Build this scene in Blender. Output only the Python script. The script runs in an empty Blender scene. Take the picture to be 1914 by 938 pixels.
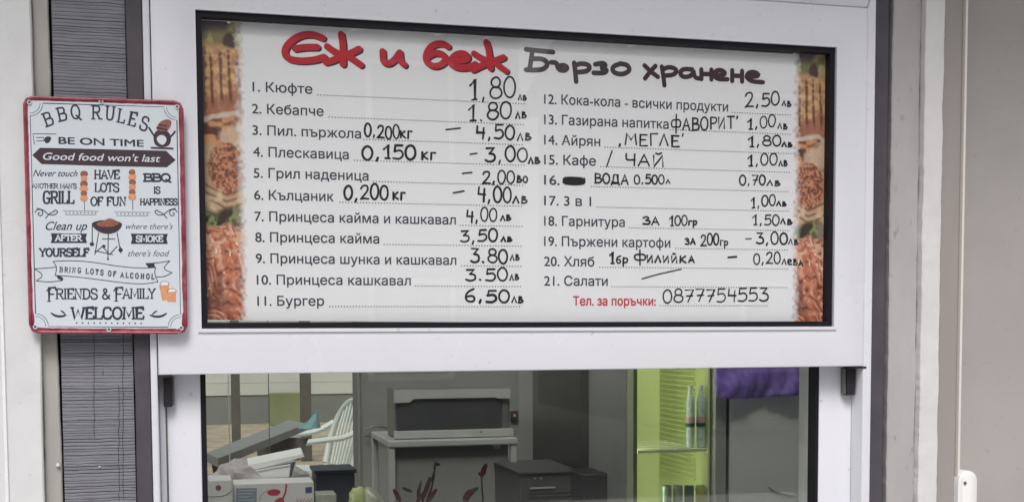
import bpy, bmesh, math, random
import numpy as np
from mathutils import Vector, Matrix
random.seed(7)
rad = math.radians
sc = bpy.context.scene
C = sc.collection

# ------------------------------------------------------------------ camera
Z0 = 1.55                       # height of the menu board's lower edge above the pavement
FPX = 2300.0                    # focal length in photograph pixels (photo 1914 wide)
YAW, PIT, ROL = rad(-14.42), rad(-3.576), rad(0.263)
CAM = Vector((-0.0097, -1.6528, -0.0078 + Z0))
PX, PY = 957.0, 765.37
RM = Matrix.Rotation(YAW, 3, 'Z') @ Matrix.Rotation(PIT, 3, 'X') @ Matrix.Rotation(ROL, 3, 'Y')
cd = bpy.data.cameras.new('camera'); cam = bpy.data.objects.new('camera', cd); C.objects.link(cam)
cd.sensor_fit = 'HORIZONTAL'; cd.sensor_width = 36; cd.lens = 36 * FPX / 1914
cd.shift_x = 0.0; cd.shift_y = (PY - 469) / 1914
cd.clip_start = 0.05; cd.clip_end = 600
cam.matrix_world = Matrix.Translation(CAM) @ (RM @ Matrix.Rotation(rad(90), 3, 'X')).to_4x4()
sc.camera = cam

def U(px, py, Y=0.0):
    """point of the upright plane at depth Y measured at photo position px, py"""
    d = RM @ Vector(((px - PX) / FPX, 1.0, -(py - PY) / FPX))
    t = (Y - CAM.y) / d.y
    return CAM + d * t
def ux(px, py, Y=0.0): return U(px, py, Y).x
def uz(px, py, Y=0.0): return U(px, py, Y).z
def ground_pt(px, py, z=0.0):
    d = RM @ Vector(((px - PX) / FPX, 1.0, -(py - PY) / FPX))
    return CAM + d * ((z - CAM.z) / d.z)

# ------------------------------------------------------------------ world, sun, exposure
w = bpy.data.worlds.new('World'); sc.world = w; w.use_nodes = True
nt = w.node_tree; bg = nt.nodes['Background']
sky = nt.nodes.new('ShaderNodeTexSky'); sky.sky_type = 'NISHITA'; sky.sun_disc = False
SUN_EL, SUN_AZ = rad(54), rad(196)      # azimuth clockwise from +Y: the sun stands behind the viewer's left
sky.sun_elevation = SUN_EL; sky.sun_rotation = SUN_AZ
sky.air_density = 1.6; sky.dust_density = 6.0; sky.ozone_density = 1.0
hs = nt.nodes.new('ShaderNodeHueSaturation'); hs.inputs['Saturation'].default_value = 0.42
nt.links.new(sky.outputs[0], hs.inputs['Color']); nt.links.new(hs.outputs[0], bg.inputs['Color'])
bg.inputs['Strength'].default_value = 0.11
sd = bpy.data.lights.new('sun', 'SUN'); sd.energy = 2.1; sd.angle = rad(22); sd.color = (1.0, 0.975, 0.95)
so = bpy.data.objects.new('sun', sd); C.objects.link(so)
dirv = Vector((math.sin(SUN_AZ) * math.cos(SUN_EL), math.cos(SUN_AZ) * math.cos(SUN_EL), math.sin(SUN_EL)))
so.rotation_euler = dirv.to_track_quat('Z', 'Y').to_euler(); so.location = (-2, -8, 12)
sc.view_settings.view_transform = 'Standard'; sc.view_settings.look = 'None'
sc.view_settings.exposure = 0.0; sc.view_settings.gamma = 1.0; sc.view_settings.use_curve_mapping = False
sc.render.engine = 'CYCLES'; sc.cycles.use_denoising = True; sc.cycles.max_bounces = 10
sc.cycles.diffuse_bounces = 6; sc.cycles.transparent_max_bounces = 16

# ------------------------------------------------------------------ materials
def mat(name, col, rough=0.5, metal=0.0, var=0.0, scale=20.0, bump=0.0, bscale=60.0, stretch=(1, 1, 1),
        spec=0.5, col2=None, emit=None, coat=0.0, rvar=0.0, specks=0.0):
    m = bpy.data.materials.new(name); m.use_nodes = True
    n = m.node_tree.nodes; l = m.node_tree.links; b = n['Principled BSDF']
    c = (*col, 1.0)
    b.inputs['Base Color'].default_value = c
    b.inputs['Roughness'].default_value = rough; b.inputs['Metallic'].default_value = metal
    b.inputs['Specular IOR Level'].default_value = spec
    b.inputs['Coat Weight'].default_value = coat; b.inputs['Coat Roughness'].default_value = 0.08
    if var or bump or col2 or rvar:
        tc = n.new('ShaderNodeTexCoord'); mp = n.new('ShaderNodeMapping'); mp.inputs['Scale'].default_value = stretch
        l.new(tc.outputs['Object'], mp.inputs['Vector'])
        g = n.new('ShaderNodeNewGeometry')
        l.new(g.outputs['Position'], mp.inputs['Vector'])
    if var or col2:
        t = n.new('ShaderNodeTexNoise'); t.inputs['Scale'].default_value = scale; t.inputs['Detail'].default_value = 8
        t.inputs['Roughness'].default_value = 0.62
        l.new(mp.outputs[0], t.inputs['Vector'])
        r = n.new('ShaderNodeValToRGB'); l.new(t.outputs['Fac'], r.inputs['Fac'])
        r.color_ramp.elements[0].position = 0.32; r.color_ramp.elements[1].position = 0.68
        if col2: a_, b_ = col, col2
        else: a_ = tuple(max(0, x * (1 - var)) for x in col); b_ = tuple(min(1, x * (1 + var)) for x in col)
        r.color_ramp.elements[0].color = (*a_, 1); r.color_ramp.elements[1].color = (*b_, 1)
        l.new(r.outputs[0], b.inputs['Base Color'])
    if specks:                                   # sparse dirt specks and faint smears
        src = b.inputs['Base Color'].links[0].from_socket; nx = n.new('ShaderNodeTexNoise'); nx.inputs['Scale'].default_value = 95; nx.inputs['Detail'].default_value = 3
        l.new(mp.outputs[0], nx.inputs['Vector']); r2 = n.new('ShaderNodeValToRGB'); r2.color_ramp.elements[0].position = .66; r2.color_ramp.elements[1].position = .80
        r2.color_ramp.elements[0].color = (0, 0, 0, 1); r2.color_ramp.elements[1].color = (specks,) * 3 + (1,)
        l.new(nx.outputs['Fac'], r2.inputs['Fac']); mxx = n.new('ShaderNodeMix'); mxx.data_type = 'RGBA'; l.new(r2.outputs[0], mxx.inputs[0]); l.new(src, mxx.inputs[6]); mxx.inputs[7].default_value = (.16, .15, .14, 1)
        l.new(mxx.outputs[2], b.inputs['Base Color'])
    if rvar:
        t3 = n.new('ShaderNodeTexNoise'); t3.inputs['Scale'].default_value = scale * 0.6; t3.inputs['Detail'].default_value = 6
        l.new(mp.outputs[0], t3.inputs['Vector'])
        mr = n.new('ShaderNodeMapRange'); mr.inputs['From Min'].default_value = 0.35; mr.inputs['From Max'].default_value = 0.65
        mr.inputs['To Min'].default_value = max(0.04, rough - rvar); mr.inputs['To Max'].default_value = rough + rvar
        l.new(t3.outputs['Fac'], mr.inputs['Value']); l.new(mr.outputs[0], b.inputs['Roughness'])
    if bump:
        t2 = n.new('ShaderNodeTexNoise'); t2.inputs['Scale'].default_value = bscale; t2.inputs['Detail'].default_value = 5
        l.new(mp.outputs[0], t2.inputs['Vector'])
        bp = n.new('ShaderNodeBump'); bp.inputs['Strength'].default_value = bump; bp.inputs['Distance'].default_value = 0.004
        l.new(t2.outputs['Fac'], bp.inputs['Height']); l.new(bp.outputs[0], b.inputs['Normal'])
    if emit:
        b.inputs['Emission Color'].default_value = (*emit[0], 1); b.inputs['Emission Strength'].default_value = emit[1]
    return m

def glass_mat(name, tint=(1, 1, 1), refl=1.0, ior=1.5):
    m = bpy.data.materials.new(name); m.use_nodes = True
    n = m.node_tree.nodes; l = m.node_tree.links; n.remove(n['Principled BSDF']); out = n['Material Output']
    tr = n.new('ShaderNodeBsdfTransparent'); tr.inputs[0].default_value = (*tint, 1)
    gl = n.new('ShaderNodeBsdfGlossy'); gl.inputs['Roughness'].default_value = 0.02
    gl.inputs['Color'].default_value = (refl, refl, refl, 1)
    fr = n.new('ShaderNodeFresnel'); ge = n.new('ShaderNodeNewGeometry'); mi = n.new('ShaderNodeMix')
    mi.inputs[2].default_value = ior; mi.inputs[3].default_value = 1 / ior      # the node inverts the ratio on back faces
    l.new(ge.outputs['Backfacing'], mi.inputs[0]); l.new(mi.outputs[0], fr.inputs['IOR'])
    mx = n.new('ShaderNodeMixShader')
    l.new(fr.outputs[0], mx.inputs[0]); l.new(tr.outputs[0], mx.inputs[1]); l.new(gl.outputs[0], mx.inputs[2])
    l.new(mx.outputs[0], out.inputs['Surface'])
    return m

M = {}
M['upvc'] = mat('white_upvc', (0.72, 0.73, 0.79), 0.22, var=0.012, specks=.35, scale=9, bump=0.04, bscale=14, rvar=0.09)
M['upvc_edge'] = mat('white_upvc_seam', (0.10, 0.10, 0.11), 0.6)
M['gasket'] = mat('black_rubber', (0.008, 0.007, 0.012), 0.6, spec=.25)
M['black'] = mat('black_plastic', (0.02, 0.015, 0.02), 0.4)
M['plaster'] = mat('white_painted_plaster', (0.69, 0.70, 0.72), 0.34, var=0.06, specks=.5, scale=11, bump=0.35, bscale=24, rvar=0.14)
M['beige'] = mat('beige_grey_paint', (0.40, 0.385, 0.365), 0.6, var=0.10, scale=16, bump=0.15, bscale=60, stretch=(1, 1, .3))
M['ribbed'] = mat('grey_cladding', (0.200, 0.202, 0.232), 0.62, var=0.12, scale=30, stretch=(1, 1, 3.5), bump=0.2, bscale=200)
M['charcoal'] = mat('charcoal_paint', (0.070, 0.063, 0.078), 0.55, var=0.18, scale=14, bump=0.1, bscale=80)
M['gap'] = mat('dark_joint', (0.008, 0.007, 0.01), 0.9, spec=.1)
M['greypaint'] = mat('pale_grey_plaster', (0.42, 0.405, 0.415), 0.5, specks=.6, var=0.10, scale=9, bump=0.4, bscale=30, stretch=(1, 1, .4))
M['whitepaint'] = mat('white_render_edge', (0.66, 0.655, 0.67), 0.5, var=0.05, scale=20, bump=0.4, bscale=50)
M['taupe'] = mat('taupe_metal', (0.33, 0.30, 0.29), 0.45, var=0.06, scale=8, stretch=(1, 1, .3))
M['taupelight'] = mat('pale_metal_edge', (0.72, 0.68, 0.64), 0.35)
M['panel'] = mat('grey_brown_door_panel', (0.40, 0.375, 0.37), 0.36, specks=.35, var=0.06, scale=5, bump=0.05, bscale=30)
M['sheet'] = mat('printed_vinyl', (0.80, 0.805, 0.84), 0.42, var=0.008, scale=7)
M['ink_print'] = mat('slate_print_ink', (0.042, 0.042, 0.068), 0.5)
M['ink_dots'] = mat('grey_dot_ink', (0.05, 0.05, 0.075), 0.5)
M['marker'] = mat('black_marker_ink', (0.012, 0.010, 0.016), 0.4)
M['ink_red'] = mat('red_print_ink', (0.50, 0.012, 0.030), 0.45)
M['ink_redtext'] = mat('red_small_print_ink', (0.52, 0.03, 0.06), 0.45)
M['ink_shadow'] = mat('dark_print_ink', (0.045, 0.018, 0.030), 0.5)
M['ink_greytitle'] = mat('grey_title_ink', (0.060, 0.045, 0.055), 0.45)  # paled and greyed: pane glare put into the ink colour
M['metal_white'] = mat('enamelled_tin_white', (0.62, 0.68, 0.74), 0.35, var=0.03, scale=18)
M['metal_red'] = mat('enamelled_tin_red', (0.20, 0.022, 0.045), 0.28, scale=55, col2=(0.40, 0.10, 0.14), rvar=0.1)
M['sign_ink'] = mat('sign_navy_ink', (0.030, 0.028, 0.060), 0.5)
M['sign_pale'] = mat('sign_pale_ink', (0.62, 0.66, 0.72), 0.5)
M['sign_brown'] = mat('sign_brown_ink', (0.20, 0.07, 0.06), 0.5, col2=(0.36, 0.13, 0.09), scale=300)
M['sign_dbrown'] = mat('sign_dark_brown_ink', (0.045, 0.026, 0.036), 0.5)
M['sign_orange'] = mat('sign_amber_ink', (0.62, 0.24, 0.10), 0.5, col2=(0.7, 0.35, 0.2), scale=200)
M['steel'] = mat('brushed_steel', (0.86, 0.88, 0.90), 0.42, metal=0.1, var=0.04, scale=10, stretch=(1, 1, 20))
M['steel_light'] = mat('pale_steel', (0.44, 0.45, 0.44), 0.35, metal=0.15, var=0.05, scale=20)
M['steel_dark'] = mat('dull_steel', (0.135, 0.135, 0.132), 0.45, metal=0.2, var=0.1, scale=12)
M['machine'] = mat('dark_machine_plastic', (0.075, 0.076, 0.076), 0.5, var=.1)
M['oven_glass'] = mat('dark_oven_glass', (0.05, 0.05, 0.056), 0.12)
M['intwall'] = mat('grey_interior_wall', (0.21, 0.21, 0.207), 0.7, var=0.08, scale=3)
M['intdark'] = mat('dark_interior_panel', (0.035, 0.038, 0.034), 0.5, var=0.2, scale=6, stretch=(8, 1, 1))
M['floor'] = mat('interior_floor_tiles', (0.34, 0.34, 0.33), 0.6, var=0.1, scale=5)
M['ceil'] = mat('interior_ceiling_paint', (0.75, 0.75, 0.74), 0.8)
M['lime'] = mat('lime_liner', (0.62, 0.70, 0.34), 0.4, var=0.04, scale=6)
M['limedark'] = mat('lime_liner_seal', (0.10, 0.15, 0.04), 0.5)
M['limeframe'] = mat('pale_fridge_frame', (0.60, 0.66, 0.45), 0.4)
M['fridgelamp'] = mat('fridge_lamp_tube', (0.9, 1.0, 0.8), 0.4, emit=((1.0, 1.0, 0.85), 15.0))
M['water'] = mat('water_bottle_plastic', (0.34, 0.50, 0.42), 0.06, coat=1.0, col2=(.75, .86, .80), scale=120)
M['cap'] = mat('pale_bottle_cap', (0.62, 0.66, 0.66), 0.4)
M['pinklabel'] = mat('pink_bottle_label', (0.55, 0.35, 0.33), 0.5)
M['greenlabel'] = mat('dark_green_bottle_label', (0.02, 0.09, 0.08), 0.5)
M['can1'] = mat('pale_green_can', (0.30, 0.42, 0.30), 0.3, metal=0.4)
M['can2'] = mat('dark_green_can', (0.03, 0.07, 0.04), 0.3, metal=0.4)
M['can3'] = mat('yellow_can', (0.55, 0.55, 0.15), 0.3, metal=0.3)
M['purple'] = mat('purple_cloth', (0.20, 0.10, 0.60), 0.5, scale=14, bump=0.4, bscale=90, col2=(0.42, 0.30, 0.88))
M['card_white'] = mat('white_card', (0.78, 0.77, 0.78), 0.55, var=0.04, scale=20)
M['card_grey'] = mat('grey_crumpled_paper', (0.40, 0.37, 0.38), 0.7, var=0.12, scale=30)
M['foam'] = mat('white_foam', (0.82, 0.82, 0.84), 0.6)
M['blueink'] = mat('carton_blue_ink', (0.06, 0.09, 0.22), 0.5)
M['bluegrey'] = mat('carton_grey_blue_ink', (0.28, 0.33, 0.42), 0.5)
M['redink'] = mat('carton_red_ink', (0.55, 0.03, 0.08), 0.5)
M['navy'] = mat('navy_plastic', (0.004, 0.008, 0.02), 0.4)
M['yellowgreen'] = mat('yellow_green_plastic', (0.50, 0.62, 0.12), 0.4, col2=(.75, .8, .5), scale=60)
M['bagwhite'] = mat('clear_bag_plastic', (0.42, 0.43, 0.37), 0.3, var=0.15, scale=60)
M['leaf_red'] = mat('dark_red_leaf', (0.115, 0.008, 0.016), 0.45, var=0.3, scale=40)
M['leaf_dark'] = mat('dark_stem', (0.014, 0.008, 0.014), 0.5)
M['pot'] = mat('terracotta_pot', (0.22, 0.09, 0.06), 0.7)
M['counter'] = mat('counter_laminate', (0.30, 0.30, 0.30), 0.4, var=0.05)
M['gravel'] = mat('sandy_gravel', (0.20, 0.165, 0.125), 0.9, scale=3.0, col2=(0.42, 0.36, 0.28), bump=1.0, bscale=7)
M['paving'] = mat('concrete_pavement', (0.42, 0.415, 0.41), 0.85, var=0.12, scale=4, bump=0.3, bscale=40)
M['asphalt'] = mat('street_asphalt', (0.07, 0.07, 0.072), 0.9, var=0.15, scale=3, bump=0.3, bscale=30)
M['siding'] = mat('white_siding', (0.44, 0.45, 0.43), 0.6, var=0.05, scale=2)
M['basewall'] = mat('grey_plinth_render', (0.15, 0.16, 0.155), 0.8, var=0.1, scale=1.2)
M['olive'] = mat('olive_tarp', (0.17, 0.19, 0.10), 0.8, var=0.15, scale=2)
M['post'] = mat('brown_grey_timber', (0.075, 0.07, 0.06), 0.7, var=0.2, scale=8)
M['tabletop'] = mat('weathered_table_board', (0.20, 0.205, 0.205), 0.55, var=0.12, scale=6, stretch=(1, 6, 1))
M['chairp'] = mat('white_garden_plastic', (0.50, 0.55, 0.55), 0.4)
M['teal'] = mat('turquoise_cloth', (0.13, 0.25, 0.27), 0.9)
M['house'] = mat('grey_brown_render', (0.22, 0.215, 0.21), 0.85, var=0.08, scale=1.0)
M['housewin'] = mat('dark_window_glass', (0.03, 0.035, 0.04), 0.1)
M['rooft'] = mat('clay_roof', (0.20, 0.08, 0.05), 0.8, var=0.2, scale=3)
M['awn'] = mat('pale_awning_cloth', (0.36, 0.35, 0.34), 0.8, var=0.05, scale=3)
M['bark'] = mat('tree_bark', (0.09, 0.07, 0.05), 0.9)
M['leafg'] = mat('tree_leaves', (0.045, 0.08, 0.025), 0.6, col2=(0.08, 0.12, 0.04), scale=3)
M['glass'] = glass_mat('window_glass', (0.995, 1.0, 0.998), 1.0, 1.5)
M['glass_low'] = glass_mat('lower_window_glass', (0.985, 0.995, 0.975), 1.0, 1.62)

# ------------------------------------------------------------------ helpers
def tag(o, label=None, cat=None, group=None, kind=None):
    if label: o['label'] = label
    if cat: o['category'] = cat
    if group: o['group'] = group
    if kind: o['kind'] = kind
    return o
def thing(name, label, cat, loc=(0, 0, 0), group=None, kind=None):
    o = bpy.data.objects.new(name, None); C.objects.link(o); o.location = loc; o.empty_display_size = 0.05
    return tag(o, label, cat, group, kind)
def link(name, me, parent=None):
    o = bpy.data.objects.new(name, me); C.objects.link(o)
    if parent is not None:
        o.parent = parent
        p = parent; L = Vector((0, 0, 0))
        while p is not None: L += p.location; p = p.parent
        o.location = -L          # geometry below is written in world coordinates
    return o

class MB:
    """collects faces in world coordinates; build() links them as one mesh object"""
    def __init__(s): s.v = []; s.f = []; s.k = 0
    def add(s, vs, fs):
        b = len(s.v); s.v += [tuple(x) for x in vs]; s.f += [tuple(b + i for i in f) for f in fs]
    def box(s, x0, x1, y0, y1, z0, z1, bev=0.0):
        if bev <= 0:
            vs = [(x, y, z) for x in (x0, x1) for y in (y0, y1) for z in (z0, z1)]
            s.add(vs, [(0, 1, 3, 2), (4, 6, 7, 5), (0, 4, 5, 1), (2, 3, 7, 6), (0, 2, 6, 4), (1, 5, 7, 3)])
        else:
            bm = bmesh.new(); bmesh.ops.create_cube(bm, size=1)
            for v in bm.verts: v.co = Vector(((x0 + x1) / 2 + v.co.x * (x1 - x0), (y0 + y1) / 2 + v.co.y * (y1 - y0), (z0 + z1) / 2 + v.co.z * (z1 - z0)))
            bmesh.ops.bevel(bm, geom=bm.edges[:], offset=bev, segments=3, affect='EDGES', profile=0.5)
            s.bm(bm); bm.free()
    def bm(s, bm):
        bm.verts.ensure_lookup_table(); bm.verts.index_update()
        s.add([v.co.copy() for v in bm.verts], [[v.index for v in f.verts] for f in bm.faces])
    def prism(s, poly, y0, y1):
        """poly: list of (x,z); extruded from y0 to y1"""
        n = len(poly)
        s.add([(x, y0, z) for x, z in poly] + [(x, y1, z) for x, z in poly],
              [tuple(range(n)), tuple(range(2 * n - 1, n - 1, -1))] + [(i, i + n, (i + 1) % n + n, (i + 1) % n) for i in range(n)])
    def hexa(s, a, b):
        """a, b: two quads of 4 points (near, far)"""
        s.add(list(a) + list(b), [(0, 1, 2, 3), (7, 6, 5, 4)] + [(i, i + 4, (i + 1) % 4 + 4, (i + 1) % 4) for i in range(4)])
    def tube(s, pts, r, seg=8, cap=True):
        pts = [Vector(p) for p in pts]; n = len(pts)
        rs = r if isinstance(r, (list, tuple)) else [r] * n
        rings = []; ref = Vector((0, 0, 1))
        for i, p in enumerate(pts):
            d = (pts[min(i + 1, n - 1)] - pts[max(i - 1, 0)]).normalized()
            if abs(d.dot(ref)) > 0.95: ref = Vector((1, 0, 0)) if abs(d.x) < 0.9 else Vector((0, 1, 0))
            a = d.cross(ref).normalized(); b_ = d.cross(a).normalized(); ref = -d.cross(a).cross(d) if False else ref
            rings.append([p + (a * math.cos(t) + b_ * math.sin(t)) * rs[i] for t in [2 * math.pi * k / seg for k in range(seg)]])
        vs = [v for rg in rings for v in rg]; fs = []
        for i in range(n - 1):
            for k in range(seg):
                fs.append((i * seg + k, i * seg + (k + 1) % seg, (i + 1) * seg + (k + 1) % seg, (i + 1) * seg + k))
        if cap: fs += [tuple(range(seg - 1, -1, -1)), tuple((n - 1) * seg + k for k in range(seg))]
        s.add(vs, fs)
    def lathe(s, c, prof, seg=20):
        vs = []; fs = []; n = len(prof)
        for r, z in prof:
            for k in range(seg):
                t = 2 * math.pi * k / seg; vs.append((c[0] + r * math.cos(t), c[1] + r * math.sin(t), c[2] + z))
        for i in range(n - 1):
            for k in range(seg): fs.append((i * seg + k, i * seg + (k + 1) % seg, (i + 1) * seg + (k + 1) % seg, (i + 1) * seg + k))
        fs += [tuple(range(seg - 1, -1, -1)), tuple((n - 1) * seg + k for k in range(seg))]
        s.add(vs, fs)
    def build(s, name, m, parent=None, smooth=False):
        me = bpy.data.meshes.new(name); me.from_pydata(s.v, [], s.f); me.update()
        bm = bmesh.new(); bm.from_mesh(me); bmesh.ops.recalc_face_normals(bm, faces=bm.faces[:]); bm.to_mesh(me); bm.free()
        if smooth:
            for p in me.polygons: p.use_smooth = True
            try: me.set_sharp_from_angle(angle=rad(38))
            except Exception: pass
        me.materials.append(m)
        return link(name, me, parent)

def chaikin(pts, closed=False, it=3):
    for _ in range(it):
        q = []; n = len(pts)
        rng = range(n) if closed else range(n - 1)
        for i in rng:
            a, b = pts[i], pts[(i + 1) % n]
            q.append((a[0] * .75 + b[0] * .25, a[1] * .75 + b[1] * .25)); q.append((a[0] * .25 + b[0] * .75, a[1] * .25 + b[1] * .75))
        if not closed: q = [pts[0]] + q + [pts[-1]]
        pts = q
    return pts

class Ink(MB):
    """flat print lying on the plane y = Y; strokes and shapes given in photo pixels, laid down at that plane"""
    def __init__(s, Y): super().__init__(); s.Y = Y
    def _y(s): s.k += 1; return s.Y - 1e-5 * s.k
    def stroke(s, pts, w, smooth=True, closed=False, taper=False):
        if smooth and len(pts) > 2: pts = chaikin(pts, closed, 2)
        if closed: pts = pts + [pts[0], pts[1]]
        P = []
        for p in pts:
            if not P or math.hypot(p[0] - P[-1][0], p[1] - P[-1][1]) > 0.15: P.append(p)
        if len(P) < 2: P = [pts[0], (pts[0][0] + .5, pts[0][1])]
        Y = s._y(); W = [Vector((q.x, q.z)) for q in (U(a, b, Y) for a, b in P)]
        hw = w * 0.00034; n = len(W); L = []; R = []
        for i in range(n):
            d = (W[min(i + 1, n - 1)] - W[max(i - 1, 0)]).normalized(); nn = Vector((-d.y, d.x))
            k = hw
            if taper: k = hw * (0.35 + 0.65 * math.sin(math.pi * (i + .5) / n))
            if 0 < i < n - 1:
                d0 = (W[i] - W[i - 1]).normalized(); c = max(0.6, abs(d0.dot(d))); k = k / c
            L.append(W[i] + nn * k); R.append(W[i] - nn * k)
        vs = [(a.x, Y - 3e-7 * i, a.y) for i, a in enumerate(L)] + [(a.x, Y - 3e-7 * i, a.y) for i, a in enumerate(R)]
        fs = [(i, i + 1, n + i + 1, n + i) for i in range(n - 1)]
        s.add(vs, fs)
        if not closed and w > 1.2:
            for e, q in ((0, 1), (n - 1, n - 2)):
                d = (W[e] - W[q]).normalized(); nn = Vector((-d.y, d.x)); h = hw * (0.35 if taper else 1)
                arc = [W[e] + nn * h * math.cos(t) + d * h * math.sin(t) for t in [math.pi * k / 5 for k in range(6)]]
                s.add([(a.x, Y, a.y) for a in arc], [tuple(range(6))])
    def poly(s, pts, smooth=False):
        if smooth: pts = chaikin(pts, True, 2)
        Y = s._y(); q = [U(a, b, Y) for a, b in pts]
        c = sum(q, Vector()) / len(q)
        if smooth: s.add(q + [c], [(i, (i + 1) % len(q), len(q)) for i in range(len(q))])
        else: s.add(q, [tuple(range(len(q)))])
    def dot(s, x, y, r):
        Y = s._y(); c = U(x, y, Y); r *= 0.00068
        s.add([(c.x + r * math.cos(t), Y, c.z + r * math.sin(t)) for t in [2 * math.pi * k / 8 for k in range(8)]], [tuple(range(8))])

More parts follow.
